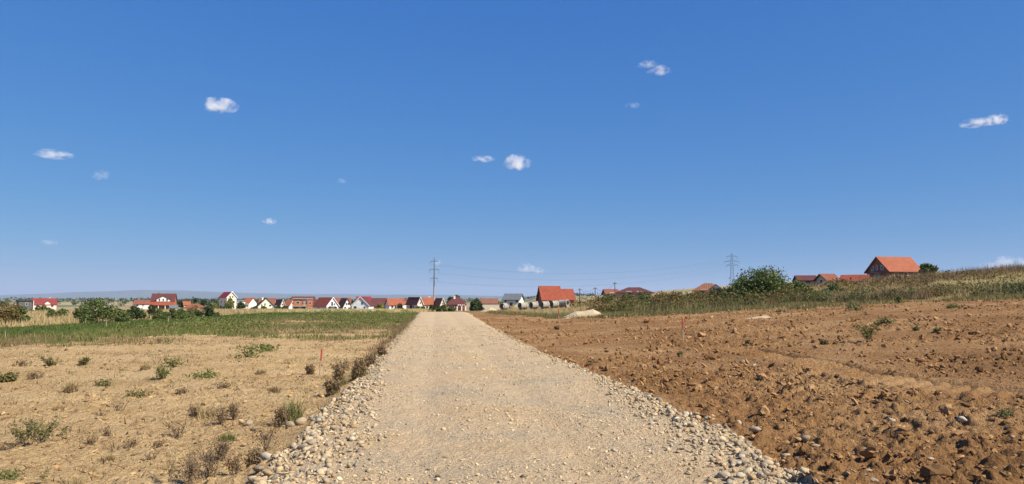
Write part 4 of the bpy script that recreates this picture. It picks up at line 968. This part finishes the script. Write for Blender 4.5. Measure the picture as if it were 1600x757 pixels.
house('red gabled roof in the middle of the row left of the brick house', 1273, 1312, 428, 448, 165, 'x', 'mat_wall_beige', 'mat_roof_rust', .45, 30, 5, wins=((0, .15, 1., 1.), (0, .2, .9, 1., 'left')), group='roofs on the right hill')
house('orange red long roof just left of the brick house', 1314, 1359, 429.5, 448, 168, 'x', 'mat_wall_beige', 'mat_roof_redorange', .45, -8, 5, wins=((0, .15, 1., 1.),), group='roofs on the right hill')
h = house('two storey raw brick house with bright orange roof on the hill', 1357, 1437, 401.5, 440, 172, 'x', 'mat_wall_brickwork', 'mat_roof_orange', .40, 40, 7.4, group=None, ov=.5,
          wins=((-.6, .14, 1.1, 1.1), (.0, .14, 1.1, 1.1), (.6, .14, 1.1, 1.1), (-.35, .44, .9, 1.1, 'left'), (.1, .44, .6, 1.2, 'left'), (.5, .42, .9, 1.1, 'left'), (.1, .1, 1.2, 1.2, 'left')))
W, D, ze, hh = h['dims']
b = MB(); b.box(-W / 2 - .06, W / 2 + .06, -D / 2 - .06, D / 2 + .06, .62, .9); b.build('ring_beam', 'mat_concrete', h)
b = MB(); b.slab([(-W / 2 - 1.0, -1.2, hh * .36), (-W / 2 - 1.0, 1.2, hh * .36), (-W / 2 - .01, 1.2, hh * .37), (-W / 2 - .01, -1.2, hh * .37)], .14); b.build('balcony', 'mat_concrete', h)

# ------------------------------------------------------------------ poles, pylon and cables
p = at(678, 480, 390); zt = at(678, 403, 390).z
pl = tag(empty('power_pole', (p.x, p.y, Hs(p.x, p.y)), 0), 'tall slim power pole with three crossarms beside the road end', 'power pole')
hp = zt - Hs(p.x, p.y)
b = MB(); b.tube((0, 0, -1), (0, 0, hp * .45), .50, .38, 10); b.build('mast_base', 'mat_concdark', pl)
b = MB(); b.tube((0, 0, hp * .45 + .001), (0, 0, hp), .36, .16, 10); b.build('mast', 'mat_steel', pl)
pole_pts = []
for zf, hw in ((.925, 2.0), (.77, 2.5), (.605, 1.9)):
    zz = hp * zf; b = MB(); b.tube((-hw, 0, zz), (hw, 0, zz), .12, n=5); b.tube((-hw, 0, zz), (0, 0, zz + .9), .06, n=4); b.tube((hw, 0, zz), (0, 0, zz + .9), .06, n=4)
    arm = b.build('crossarm', 'mat_steel', pl)
    for sg in (-1, 1):
        b = MB()
        for i in range(6): b.tube((sg * hw, 0, zz - .25 - i * .22), (sg * hw, 0, zz - .36 - i * .22), .16, .08, 8)
        b.tube((sg * hw, 0, zz), (sg * hw, 0, zz - 1.6), .04, n=4); b.build('insulator', 'mat_concdark', arm)
        pole_pts.append(Vector((p.x + sg * hw, p.y, Hs(p.x, p.y) + zz - 1.6)))
q = at(1144, 436, 470); gq = Hs(q.x, q.y); zt = at(1144, 396, 470).z; hp = zt - gq
py_ = tag(empty('lattice_pylon', (q.x, q.y, gq), R(-18)), 'grey lattice pylon with wide crossarms behind the big bush', 'pylon')
b = MB(); wb = 2.2
def wat(z): return max(.12, wb * (1 - z / hp) * .55 + .22 * (z < hp * .97))
lv = [hp * t_ for t_ in np.linspace(0, 1, 15)]
for z0, z1 in zip(lv[:-1], lv[1:]):
    a0, a1 = wat(z0), wat(z1)
    c0 = [(-a0, -a0, z0), (a0, -a0, z0), (a0, a0, z0), (-a0, a0, z0)]; c1 = [(-a1, -a1, z1), (a1, -a1, z1), (a1, a1, z1), (-a1, a1, z1)]
    for i in range(4):
        b.tube(c0[i], c1[i], .09, n=4); b.tube(c0[i], c1[(i + 1) % 4], .045, n=3); b.tube(c0[(i + 1) % 4], c1[i], .045, n=3)
b.build('lattice_mast', 'mat_steel', py_)
pyl_pts = []
for zf, hw in ((.735, 4.4), (.885, 3.3), (.62, 3.4)):
    zz = hp * zf; a = wat(zz); b = MB()
    for sg in (-1, 1):
        for yy in (-a, a): b.tube((sg * a, yy, zz), (sg * hw, 0, zz + .15), .08, n=4); b.tube((sg * a, yy, zz + 1.2), (sg * hw, 0, zz + .15), .06, n=4)
        for t_ in (.35, .65): b.tube((sg * (a + (hw - a) * t_), 0, zz), (sg * (a + (hw - a) * t_), 0, zz + 1.2 * (1 - t_)), .05, n=3)
    arm = b.build('crossarm', 'mat_steel', py_)
    for sg in (-1, 1):
        b = MB()
        for i in range(6): b.tube((sg * hw, 0, zz - .1 - i * .2), (sg * hw, 0, zz - .2 - i * .2), .15, .08, 8)
        b.tube((sg * hw, 0, zz + .1), (sg * hw, 0, zz - 1.4), .04, n=4); b.build('insulator', 'mat_concdark', arm)
        ca, sa = math.cos(R(-18)), math.sin(R(-18))
        pyl_pts.append(Vector((q.x + sg * hw * ca, q.y + sg * hw * sa, gq + zz - 1.4)))
def cable(a, c, sag, r_, label, group):
    b = MB(); pts = [a.lerp(c, i / 24) - Vector((0, 0, 4 * sag * (i / 24) * (1 - i / 24))) for i in range(25)]
    for u_, v_ in zip(pts[:-1], pts[1:]): b.tube(u_, v_, r_, n=3)
    return tag(b.build('power_cable', 'mat_cable'), label, 'cable', group)
pairs = [(pole_pts[0], pyl_pts[2]), (pole_pts[1], pyl_pts[3]), (pole_pts[2], pyl_pts[0]), (pole_pts[3], pyl_pts[1]), (pole_pts[4], pyl_pts[4]), (pole_pts[5], pyl_pts[5])]
for (a, c), lb in zip(pairs, ('left arm cable of the highest pair between power pole and pylon', 'right arm cable of the highest pair between power pole and pylon', 'left arm cable of the middle pair between power pole and pylon', 'right arm cable of the middle pair between power pole and pylon', 'left arm cable of the lowest pair between power pole and pylon', 'right arm cable of the lowest pair between power pole and pylon')):
    cable(a, c, 6.5, .02, lb, 'cables of the high voltage line')
small = []
for px, yt, lb in ((906, 451, 'thin wooden pole just right of the orange stepped roof'), (930, 449, 'thin wooden pole at the left tip of the weed bank'), (961, 441, 'taller wooden pole left of the long maroon hip roof')):
    p = at(px, 470, 140); g = Hs(p.x, p.y); zt = at(px, yt, 140).z
    t = tag(empty('utility_pole', (p.x, p.y, g)), lb, 'pole', 'small wooden poles')
    b = MB(); b.tube((0, 0, -.5), (0, 0, zt - g), .10, .07, 7); b.build('shaft', 'mat_bark', t)
    b = MB(); b.box(-.35, .35, -.04, .04, zt - g - .3, zt - g - .2); b.build('crossarm', 'mat_bark', t)
    small.append(Vector((p.x, p.y, zt - .2)))
cable(small[0], small[1], .5, .018, 'thin wire between the two shorter wooden poles', None)
cable(small[1], small[2], .9, .018, 'thin wire rising to the taller wooden pole', None)
for px, py, yt in ((906, 470, 0),): pass

# ------------------------------------------------------------------ concrete pipes
def pipe(px, py, d, L, ro, rz, label, tilt=0.):
    p = at(px, py, d); g = max(p.z, Hs(p.x, p.y))
    t = tag(empty('concrete_pipe', (p.x, p.y, g), -math.atan2(p.x, p.y) + R(rz)), label, 'pipe', 'concrete pipes laid out in a row')
    n = 28; ri = ro * .82; prof_ = [(-L / 2, ri), (-L / 2, ro * 1.0), (L / 2 - .35, ro), (L / 2 - .30, ro * 1.10), (L / 2, ro * 1.10), (L / 2, ri * 1.05), (L / 2 - .2, ri)]
    b = MB(); vs = []
    for x_, r_ in prof_:
        vs += [(x_, math.cos(2 * math.pi * i / n) * r_, ro * 1.05 + math.sin(2 * math.pi * i / n) * r_) for i in range(n)]
    k = len(prof_); b.add(vs, [(j * n + i, j * n + (i + 1) % n, ((j + 1) % k) * n + (i + 1) % n, ((j + 1) % k) * n + i) for j in range(k) for i in range(n)])
    b.build('barrel', 'mat_concrete', t)
    for sx in (-.3, .3):
        b = MB(); b.box(L * sx - .08, L * sx + .08, -ro * .7, ro * .7, -.25, ro * .06); b.build('timber_rest', 'mat_bark', t)
    return t
pipe(787, 484, 128, 1.3, .52, 62, 'short concrete pipe at the left end, turned away from the row')
pipe(817, 483, 130, 1.45, .54, 40, 'concrete pipe leftmost of the five in line')
pipe(834, 482.5, 131, 1.2, .56, 38, 'concrete pipe second from left of the five in line')
pipe(851, 482, 131, 1.3, .58, 36, 'middle concrete pipe of the five in line')
pipe(866, 481, 132, 1.2, .58, 36, 'concrete pipe second from right of the five in line')
pipe(881, 480, 132, 1.6, .60, -28, 'concrete pipe at the right end with its open mouth showing')
# ------------------------------------------------------------------ heaps
def heap(name, label, px0, px1, pyt, pyb, m, dep, cat, peaks, amp=.12):
    a = G(px0, pyb); c = G(px1, pyb); mid = G((px0 + px1) / 2, pyb); d = mid.y
    W = (px1 - px0) * d / FPX; hh = (pyb - pyt) * d / FPX
    n1, n2 = 70, 30; u_ = np.linspace(-1, 1, n1); v_ = np.linspace(-1, 1, n2); uu, vv = np.meshgrid(u_, v_)
    pr = np.interp(uu, [q[0] for q in peaks], [q[1] for q in peaks])
    zz = hh * pr * np.clip(1 - np.abs(vv) ** 1.5, 0, 1); zz = zz * (1 + amp * (fbm(uu * W, vv * dep, .5, 3, 33) - .5)) 
    xx = uu * W / 2; yy = vv * dep / 2 + dep / 2
    gz_ = H(xx + mid.x, yy + mid.y) - mid.z
    V = np.column_stack([xx.ravel(), yy.ravel(), (gz_ + zz - .06).ravel()])
    ii = np.arange(n1 * n2).reshape(n2, n1)
    F = np.stack([ii[:-1, :-1], ii[:-1, 1:], ii[1:, 1:], ii[1:, :-1]], -1).reshape(-1, 4)
    o = link(name, np_mesh(name, V, F, m, True)); o.location = mid
    tag(o, label, cat); return o
mat_soil('mat_heap', [(.3, (.52, .40, .24)), (.7, (.60, .475, .30))], [(.3, (.75, .72, .7)), (.6, (1, 1, 1))], 12., .08, .6, .6, 4., 25.)
heap('gravel_heap', 'pale heap of sandy gravel at the edge of the soil field', 868, 962, 484, 497, 'mat_heap', 5., 'heap', [(-1, 0), (-.75, .15), (-.25, .85), (0, .8), (.35, 1.), (.7, .3), (1, 0)])
heap('gravel_heap', 'low pale gravel spread near the right end of the road', 748, 780, 480.5, 487, 'mat_heap', 6., 'heap', [(-1, 0), (-.4, .6), (.1, 1), (.5, .7), (1, 0)])
heap('gravel_heap', 'thin pale gravel streak on the soil below the big bush', 1166, 1214, 488, 498, 'mat_heap', 2.2, 'heap', [(-1, 0), (-.5, .2), (.3, .4), (.7, .5), (1, 0)])
heap('spoil_heap', 'dark earth spoil between the short pipe and the pipe row', 790, 812, 477, 484, 'mat_meadow', 3., 'heap', [(-1, 0), (-.3, .8), (.2, 1), (1, 0)], .6)

# ------------------------------------------------------------------ survey stakes
def stake(px, py, ytop, label, red=.5, wide=.022, lean=(0, 0), all_red=False, d=None):
    p = G(px, py) if d is None else at(px, py, d)
    if d: p.z = min(p.z, Hs(p.x, p.y))
    hh = EYE + ray(px, ytop)[1] * p.y - p.z
    t = tag(empty('survey_stake', p), label, 'stake', 'survey stakes in the fields'); t.rotation_euler = (lean[0], lean[1], .4)
    w_ = max(wide * .8, .00042 * p.y)
    b = MB(); b.box(-w_, w_, -w_, w_, -.15, hh * (1 - red)); b.build('shaft', 'mat_stakered' if all_red else 'mat_stakewood', t)
    b = MB(); b.box(-w_ - .002, w_ + .002, -w_ - .002, w_ + .002, hh * (1 - red) + .001, hh * .985); 
    b.add([(-w_, -w_, hh * .985), (w_, -w_, hh * .985), (w_, w_, hh * .985), (-w_, w_, hh * .985), (0, 0, hh)], [(0, 1, 4), (1, 2, 4), (2, 3, 4), (3, 0, 4)])
    b.build('painted_tip', 'mat_stakered' if red > .3 else 'mat_dead', t)
stake(499, 590, 545, 'wooden stake with red tip on the dry field left of the road', .42, .018, (0, R(4)))
stake(1067, 536, 497, 'red tipped stake standing alone in the brown soil', .45, .02)
stake(873, 500, 484, 'dark red stake in front of the pale gravel heap', .6, .03)
stake(806, 500, 487, 'short stake in the soil below the slate roofed house', .4, .03)
stake(725, 488, 471, 'bright red marker post at the far end of the road', .6, .07, all_red=True)
stake(8, 531, 514, 'pale stake before the green crop at the far left edge', .25, .02)
stake(166, 513, 497, 'pale stake in front of the broad olive bush clump', .25, .022)
stake(263, 506, 494, 'pale stake on the green strip below the maroon dormer house', .25, .022)

# ------------------------------------------------------------------ single weeds near the camera
def curved(n, C, h, spread, width, lean, seg=3):
    """curved ribbon blades rooted round C"""
    a = rng.uniform(0, 2 * np.pi, n); f = rng.uniform(0, 2 * np.pi, n); r_ = spread * np.sqrt(rng.uniform(0, 1, n))
    base = np.column_stack([np.cos(a) * r_, np.sin(a) * r_, np.full(n, -.02)])
    hh = h * rng.uniform(.45, 1.05, n); l = lean * rng.uniform(.1, 1, n) * hh; w_ = width * rng.uniform(.6, 1.3, n)
    sd_ = np.column_stack([-np.sin(f), np.cos(f), np.zeros(n)]); dr = np.column_stack([np.cos(f), np.sin(f), np.zeros(n)])
    Vs = []
    for j in range(seg + 1):
        t = j / seg; c = base + dr * (l * t * t)[:, None]; c[:, 2] += hh * (t - .18 * lean * t * t)
        ww = sd_ * (w_ * (1 - t) * .5 + .0006)[:, None]; Vs += [c - ww, c + ww]
    V = np.stack(Vs, 1); k = V.shape[1]
    F = np.array([(2 * j, 2 * j + 1, 2 * j + 3, 2 * j + 2) for j in range(seg)])
    return V.reshape(-1, 3), (F[None] + (np.arange(n) * k)[:, None, None]).reshape(-1, 4)
def stems(mb, h, n, spread, r_, lean, br=4):
    tips = []
    for i in range(n):
        a = random.uniform(0, 6.28); q_ = spread * random.random(); f = random.uniform(0, 6.28); hh = h * random.uniform(.55, 1.05); l = lean * hh * random.uniform(.2, 1)
        p0 = Vector((math.cos(a) * q_ * .5, math.sin(a) * q_ * .5, -.02)); p1 = p0 + Vector((math.cos(f) * l * .4, math.sin(f) * l * .4, hh * .55)); p2 = p0 + Vector((math.cos(f) * l, math.sin(f) * l, hh))
        mb.tube(p0, p1, r_, r_ * .8, 4); mb.tube(p1, p2, r_ * .8, r_ * .35, 4); tips += [p2, p1]
        for j in range(br):
            t = random.uniform(.25, .95); s_ = p0.lerp(p1, t / .55) if t < .55 else p1.lerp(p2, (t - .55) / .45)
            g = random.uniform(0, 6.28); bl = hh * random.uniform(.12, .32)
            e = s_ + Vector((math.cos(g) * bl * .7, math.sin(g) * bl * .7, bl * .8)); mb.tube(s_, e, r_ * .55, r_ * .2, 3); tips.append(e); tips.append(s_.lerp(e, .6))
    return tips
def leaf_bits(tips, k, size, m, parent, nm='leaves', jit=.02):
    P = np.repeat(np.array([t[:] for t in tips]), k, 0); P = P + rng.normal(size=P.shape) * jit; P[:, 2] = np.maximum(P[:, 2], .005)
    n = len(P); u = rng.normal(size=(n, 3)); u /= np.linalg.norm(u, axis=1)[:, None]; v = np.cross(u, rng.normal(size=(n, 3))); v /= np.linalg.norm(v, axis=1)[:, None]
    s_ = size * rng.uniform(.5, 1.3, n); u = u * s_[:, None]; v = v * (s_ * .4)[:, None]
    V = np.stack([P - u, P + v, P + u, P - v], 1).reshape(-1, 3)
    return tag(link(nm, np_mesh(nm, V, np.arange(4 * n).reshape(-1, 4), m), parent), kind='stuff')
def weed(px, py, hpx, wpx, style, label, group=None):
    p = G(px, py); s_ = p.y / FPX; h = hpx * s_; wd = wpx * s_
    z = float(ground_z(p.x, p.y)[0])
    nm = {'grass': 'grass_tuft', 'drygrass': 'dry_grass_tuft', 'dead': 'dead_weed', 'leafy': 'green_weed', 'grey': 'sprawling_weed', 'mat': 'ground_weed', 'gold': 'dry_stalk', 'mixed': 'tall_weed'}[style]
    t = tag(empty(nm, (p.x, p.y, z), random.uniform(0, 6.28)), label, 'weed', group)
    k = max(.006, .0011 * p.y)
    if style in ('grass', 'drygrass'):
        V, F = curved(150, None, h, wd * .28, k * .9, .8); tag(link('blades', np_mesh('blades', V, F, 'mat_greengrass' if style == 'grass' else 'mat_drygrass'), t), kind='stuff')
        V, F = curved(60, None, h * .8, wd * .34, k * .9, 1.0); tag(link('dry_blades', np_mesh('dry_blades', V, F, 'mat_olive' if style == 'grass' else 'mat_brownweed'), t), kind='stuff')
    elif style == 'dead':
        b = MB(); tp = stems(b, h, (max(8, int(17 * wd / max(h, .05))) if h > .22 else max(4, int(6 * wd / max(h, .05)))), wd * (.5 if h > .22 else .8), k * .45, .6 if h > .22 else 1.1, 6 if h > .22 else 3); tag(b.build('stems', 'mat_dead', t), kind='stuff'); leaf_bits(tp, 3 if h > .22 else 2, k * 1.4, 'mat_brownweed', t, 'seed_heads', .015 + h * .05)
    elif style == 'gold':
        b = MB(); tp = stems(b, h, 6, wd * .4, k * .4, .3, 3); tag(b.build('stems', 'mat_drystalk', t), kind='stuff'); leaf_bits(tp, 4, k * 1.9, 'mat_drygrass', t, 'dry_leaves', .02)
    elif style == 'leafy':
        b = MB(); tp = stems(b, h, 8, wd * .5, k * .4, .8, 4); tag(b.build('stems', 'mat_bark', t), kind='stuff'); leaf_bits(tp, 5, max(k * 1.6, h * .06), 'mat_greengrass' if h > .3 else 'mat_olive', t, 'leaves', h * .12)
    elif style == 'grey':
        b = MB(); tp = stems(b, h, 20, wd * .8, k * .4, 1.7, 5); tag(b.build('stems', 'mat_dead', t), kind='stuff'); leaf_bits(tp, 5, k * 2.0, 'mat_olive', t, 'leaves', .025)
    elif style == 'mat':
        tp = [Vector((random.gauss(0, wd * .22), random.gauss(0, wd * .3), random.uniform(0, h))) for i in range(60)]
        leaf_bits(tp, 4, k * 2.2, 'mat_greengrass' if wpx > 30 else 'mat_olive', t, 'leaves', .03); b = MB(); stems(b, h, 5, wd * .4, k * .3, 1., 2); tag(b.build('stems', 'mat_olive', t), kind='stuff')
    elif style == 'mixed':
        b = MB(); tp = stems(b, h, 14, wd * .5, k * .4, .4, 5); tag(b.build('stems', 'mat_dead', t), kind='stuff'); leaf_bits(tp, 4, k * 1.8, 'mat_brownweed', t, 'seed_heads', .03)
        V, F = curved(80, None, h * .75, wd * .3, k * .9, .8); tag(link('blades', np_mesh('blades', V, F, 'mat_olive'), t), kind='stuff')
    return t
WEEDS = [
 (58, 692, 30, 78, 'grey', 'grey green sprawling weed near the left edge, largest of its kind'),
 (12, 700, 14, 34, 'dead', 'dark dead weed left of the grey green sprawling weed'),
 (325, 742, 66, 62, 'dead', 'largest dark dead weed at the bottom left near the cobbles'),
 (366, 745, 40, 30, 'dead', 'dark dead stalk between the largest dead weed and the cobbles'),
 (415, 706, 44, 22, 'dead', 'dark upright dead weed standing right at the cobbled shoulder'),
 (264, 752, 54, 24, 'gold', 'pale dry stalk left of the largest dark dead weed'),
 (70, 760, 30, 20, 'gold', 'withered brown leafed stalk at the bottom left edge'),
 (115, 760, 20, 60, 'drygrass', 'dry grass tuft at the bottom edge beside the withered brown stalk'),
 (456, 658, 52, 58, 'grass', 'tall green grass tuft beside the cobbled left shoulder'),
 (438, 664, 30, 30, 'mixed', 'brown weed leaning against the tall green grass tuft'),
 (533, 603, 38, 40, 'mixed', 'purplish brown weed right beside the red tipped stake'),
 (562, 592, 32, 44, 'mixed', 'dark weed between the purplish weed and the road'),
 (520, 618, 22, 34, 'mixed', 'small brown weed below the purplish brown weed'),
 (485, 585, 14, 18, 'dead', 'little brown weed left of the red tipped stake'),
 (579, 573, 16, 30, 'mixed', 'low dark weed on the road edge beyond the stake'),
 (598, 556, 12, 26, 'mixed', 'low brown weed on the left road edge, farthest of the row'),
 (387, 560, 17, 42, 'mat', 'bright green weed patch left of the red tipped stake'),
 (415, 550, 9, 36, 'mat', 'yellowish green low weed behind the bright green patch'),
 (110, 613, 26, 28, 'drygrass', 'dry upright grass tuft in the middle of the dry field'),
 (161, 604, 9, 24, 'mat', 'flat dark green weed right of the dry upright tuft'),
 (188, 642, 18, 16, 'dead', 'burnt looking dark stump weed in the middle of the dry field'),
 (80, 572, 14, 22, 'leafy', 'small round dark green weed left of centre in the dry field'),
 (34, 572, 10, 26, 'dead', 'low brown tuft left of the small round dark green weed'),
 (50, 594, 14, 28, 'dead', 'brown tuft behind the dry upright grass tuft'),
 (13, 597, 14, 26, 'grey', 'grey weed at the left edge behind the brown tuft'),
 (131, 570, 12, 10, 'leafy', 'tiny upright green weed right of the small round one'),
 (227, 580, 16, 22, 'drygrass', 'dry tuft left of two green weeds in the back of the field'),
 (253, 593, 22, 24, 'leafy', 'upright green weed with a dry stalk in the back of the field'),
 (270, 574, 12, 24, 'mat', 'grey green weed behind the upright green weed'),
 (318, 591, 7, 40, 'mat', 'flat wide green weed right of the upright green weed'),
 (322, 650, 22, 52, 'drygrass', 'wide olive grass tuft in front of the red tipped stake'),
 (304, 648, 22, 14, 'dead', 'dark dead stalk at the left of the wide olive tuft'),
 (346, 662, 28, 18, 'dead', 'dark dead stalk at the right of the wide olive tuft'),
 (366, 655, 26, 16, 'dead', 'thin dead stalk near the loose stones left of the shoulder'),
 (168, 680, 12, 20, 'dead', 'small dark weed above the brown lump in the dry field'),
 (207, 694, 16, 22, 'dead', 'thin dark weed in the lower dry field'),
 (171, 718, 14, 22, 'drygrass', 'rounded brown tuft in the lower dry field'),
 (238, 716, 20, 14, 'dead', 'narrow dead weed between the rounded tuft and the largest dead weed'),
 (278, 680, 20, 32, 'dead', 'forked dead weed above the largest dark dead weed'),
 (354, 688, 18, 40, 'grass', 'green tuft growing among the loose stones left of the shoulder'),
 (12, 750, 10, 34, 'mat', 'flat green blades in the bottom left corner'),
 (300, 757, 46, 40, 'dead', 'dark dead weed at the bottom edge left of the largest one'),
 (345, 720, 34, 34, 'dead', 'dark dead weed rising behind the largest one'),
 (395, 728, 30, 26, 'mixed', 'brown weed between the dead weeds and the big shoulder stones'),
 (246, 700, 14, 20, 'dead', 'small dead weed left of the forked one'),
 (140, 690, 10, 26, 'dead', 'low dead weed right of the grey green sprawling weed'),
 (90, 640, 8, 30, 'drygrass', 'flat dry tuft below the dry upright grass tuft'),
 (215, 620, 8, 26, 'mat', 'flat weed patch above the burnt looking stump'),
 (285, 615, 9, 22, 'dead', 'little dead weed left of the flat wide green weed'),
 (430, 610, 12, 26, 'dead', 'little dead weed left below the red tipped stake'),
 (408, 585, 9, 24, 'drygrass', 'small dry tuft below the bright green patch'),
 (350, 605, 9, 22, 'dead', 'small dead weed right of the flat wide green weed'),
 (450, 570, 8, 26, 'drygrass', 'low dry tuft left behind the red tipped stake'),
 (1357, 536, 25, 24, 'leafy', 'green bushy weed standing alone in the brown soil at right'),
 (1462, 520, 8, 16, 'leafy', 'low green weed right of the lone bushy weed'),
 (1430, 518, 7, 18, 'leafy', 'low green weed between the lone bushy weed and its right neighbour'),
 (1287, 538, 9, 14, 'leafy', 'small green weed left of the lone bushy weed'),
 (1384, 508, 7, 24, 'mat', 'sparse green weed behind the lone bushy weed'),
 (1490, 481, 11, 34, 'grass', 'grassy green mound at the upper right of the soil'),
 (1405, 474, 10, 22, 'leafy', 'green weed at the back edge of the soil left of the grassy mound'),
 (1337, 486, 8, 26, 'mat', 'flat green weeds at the back edge below the red roofs'),
 (1062, 557, 7, 12, 'leafy', 'tiny green weed below the lone stake in the soil'),
 (1198, 600, 8, 14, 'leafy', 'tiny green weed in the soil right of the road'),
 (1240, 605, 6, 18, 'mat', 'flat green weed in the soil near the wheel track'),
 (1570, 652, 8, 18, 'mat', 'small green weed near the right edge of the soil'),
 (1169, 537, 6, 8, 'leafy', 'tiny green weed at the start of the wheel track'),
 (870, 517, 6, 10, 'leafy', 'tiny dark weed below the gravel heap'),
 (1000, 485, 8, 26, 'leafy', 'low green weed right of the gravel heap'),
 (1095, 486, 10, 30, 'leafy', 'dark green weed at the soil edge below the thicket'),
 (925, 567, 7, 18, 'mixed', 'small weed on the right road edge'),
 (1222, 487, 10, 30, 'drygrass', 'dry grass tuft at the soil edge right of the gravel streak'),
]
for a in WEEDS: weed(*a)
# the row of weeds along the far left edge of the road
q = np.column_stack([np.zeros(420), rng.uniform(20, 75, 420)]); q[:, 0] = road_l(q[:, 1]) - .45 - np.abs(rng.normal(0, .25, 420))
grass('road_edge_weeds', q, rng.uniform(.08, .3, 420), 9, rng.uniform(.05, .14, 420), .022, 'mat_brownweed', None, 'low dark weeds lining the left edge of the road', 'weeds', .8)

# ------------------------------------------------------------------ clouds
def mat_cloud(name, dens, thr, seed):
    m = bpy.data.materials.new(name); m.use_nodes = True; t = m.node_tree
    t.nodes.remove(t.nodes['Principled BSDF'])
    tc = nd(t, 'ShaderNodeTexCoord').outputs['Object']
    ln = nd(t, 'ShaderNodeVectorMath', operation='LENGTH'); t.links.new(tc, ln.inputs[0])
    mp = nd(t, 'ShaderNodeMapping'); mp.inputs['Location'].default_value = (seed * 3.1, seed * 1.7, seed * .9); mp.inputs['Scale'].default_value = (1.5, 1.0, .9); t.links.new(tc, mp.inputs[0])
    n1 = noise(t, mp.outputs[0], 1.5, 5, .55)
    a = nd(t, 'ShaderNodeMath', operation='MULTIPLY_ADD'); a.inputs[1].default_value = -.85; a.inputs[2].default_value = 1.0 - thr; t.links.new(ln.outputs['Value'], a.inputs[0])
    b = nd(t, 'ShaderNodeMath', operation='MULTIPLY_ADD'); b.inputs[1].default_value = 3.2; t.links.new(n1, b.inputs[0]); t.links.new(a.outputs[0], b.inputs[2])
    c = nd(t, 'ShaderNodeMath', operation='SUBTRACT'); c.inputs[1].default_value = 1.62; t.links.new(b.outputs[0], c.inputs[0])
    e = nd(t, 'ShaderNodeMath', operation='MULTIPLY', use_clamp=False); e.inputs[1].default_value = dens
    mx = nd(t, 'ShaderNodeMath', operation='MAXIMUM'); mx.inputs[1].default_value = 0.; t.links.new(c.outputs[0], mx.inputs[0]); t.links.new(mx.outputs[0], e.inputs[0])
    v = nd(t, 'ShaderNodeVolumePrincipled'); v.inputs['Color'].default_value = (.98, .98, .98, 1); v.inputs['Anisotropy'].default_value = -.1
    t.links.new(e.outputs[0], v.inputs['Density'])
    t.links.new(v.outputs[0], t.nodes['Material Output'].inputs['Volume'])
    m.cycles.volume_step_rate = 1.0
    return m
ALT = 1500.
def cloud(px, py, wpx, hpx, strength, label, seed, d=None, thr=.25):
    a, bb = ray(px, py); d = d or min(34000., (ALT - EYE) / bb)
    p = at(px, py, d); k = math.hypot(p.x, p.y) / FPX * math.cos(math.atan2(p.x, p.y))
    W, Hh = wpx * k * .62, hpx * k * .66
    V, F = ico(3); V = V * (1 + .10 * (fbm(V[:, 0] * 3 + seed, V[:, 1] * 3 + V[:, 2] * 2, 1., 2, seed) - .5))[:, None]
    V[:, 2] = np.where(V[:, 2] < 0, V[:, 2] * .8, V[:, 2])
    me = np_mesh('cloud', V, F); me.materials.append(mat_cloud('mat_cloud_%d' % seed, strength * .40 / (2 * W * .7) , thr, seed))
    o = link('cloud', me); o.location = p; o.scale = (W, W * .7, Hh); o.rotation_euler = (0, 0, -math.atan2(p.x, p.y))
    tag(o, label, 'cloud', 'small fair weather clouds')
CL = [(344, 166, 48, 22, 9, 'small bright white cloud in the upper left sky'), (1030, 111, 36, 14, 4, 'wispy white cloud highest in the sky right of centre'), (1012, 101, 32, 9, 3.2, 'thin wisp just above left of the highest wispy cloud'), (990, 165, 24, 9, 1.2, 'very faint small cloud below the highest wispy cloud'),
      (1526, 193, 44, 13, 7, 'left puff of the white cloud pair in the far right sky'), (1557, 188, 30, 16, 8, 'right rounded puff of the white cloud pair in the far right sky'), (755, 249, 34, 9, 5, 'flat thin white cloud left of the rounded one in mid sky'), (808, 255, 38, 23, 8, 'rounded white puff cloud in the middle of the sky'),
      (83, 242, 48, 13, 6, 'flat white cloud in the left sky'), (158, 275, 24, 14, 1.5, 'faint small cloud right of the flat left one'), (534, 283, 12, 8, 1.5, 'tiny faint cloud left of the sky centre'), (421, 347, 20, 9, 5, 'tiny white cloud above the village on the left'),
      (76, 379, 24, 8, 2, 'tiny faint cloud low in the left sky'), (822, 420, 26, 14, 6, 'low white cloud left of a low pair above the orange roof'), (842, 424, 20, 10, 5, 'low white cloud right of a low pair above the orange roof'), (684, 411, 12, 9, 3, 'tiny faint cloud beside the top of the power pole'),
      (1575, 412, 50, 20, 8, 'low white cumulus above the right skyline'), (1548, 417, 34, 12, 4, 'thin low cloud left of the low white cumulus'), (1310, 410, 26, 8, .0, '')]
for i, c in enumerate(CL):
    if c[4] > 0: cloud(*c, i + 1)

# ------------------------------------------------------------------ haze
b = MB(); b.box(-25000, 25000, -300, 27500, -45, 420)
hz = b.build('haze', 'mat_concrete'); hz.data.materials.clear()
m = bpy.data.materials.new('mat_haze'); m.use_nodes = True; t = m.node_tree; t.nodes.remove(t.nodes['Principled BSDF'])
v = nd(t, 'ShaderNodeVolumePrincipled'); v.inputs['Color'].default_value = (.54, .67, .92, 1); v.inputs['Density'].default_value = 4.6e-5; v.inputs['Anisotropy'].default_value = .1
t.links.new(v.outputs[0], t.nodes['Material Output'].inputs['Volume']); hz.data.materials.append(m)
tag(hz, kind='stuff', label='thin blue haze filling the air over the plain')

tri = sum(sum(len(p.vertices) - 2 for p in o.data.polygons) if len(o.data.polygons) < 3000 else len(o.data.loops) - 2 * len(o.data.polygons) for o in bpy.data.objects if o.type == 'MESH')
print('TRIS', tri, 'OBJECTS', len(bpy.data.objects))
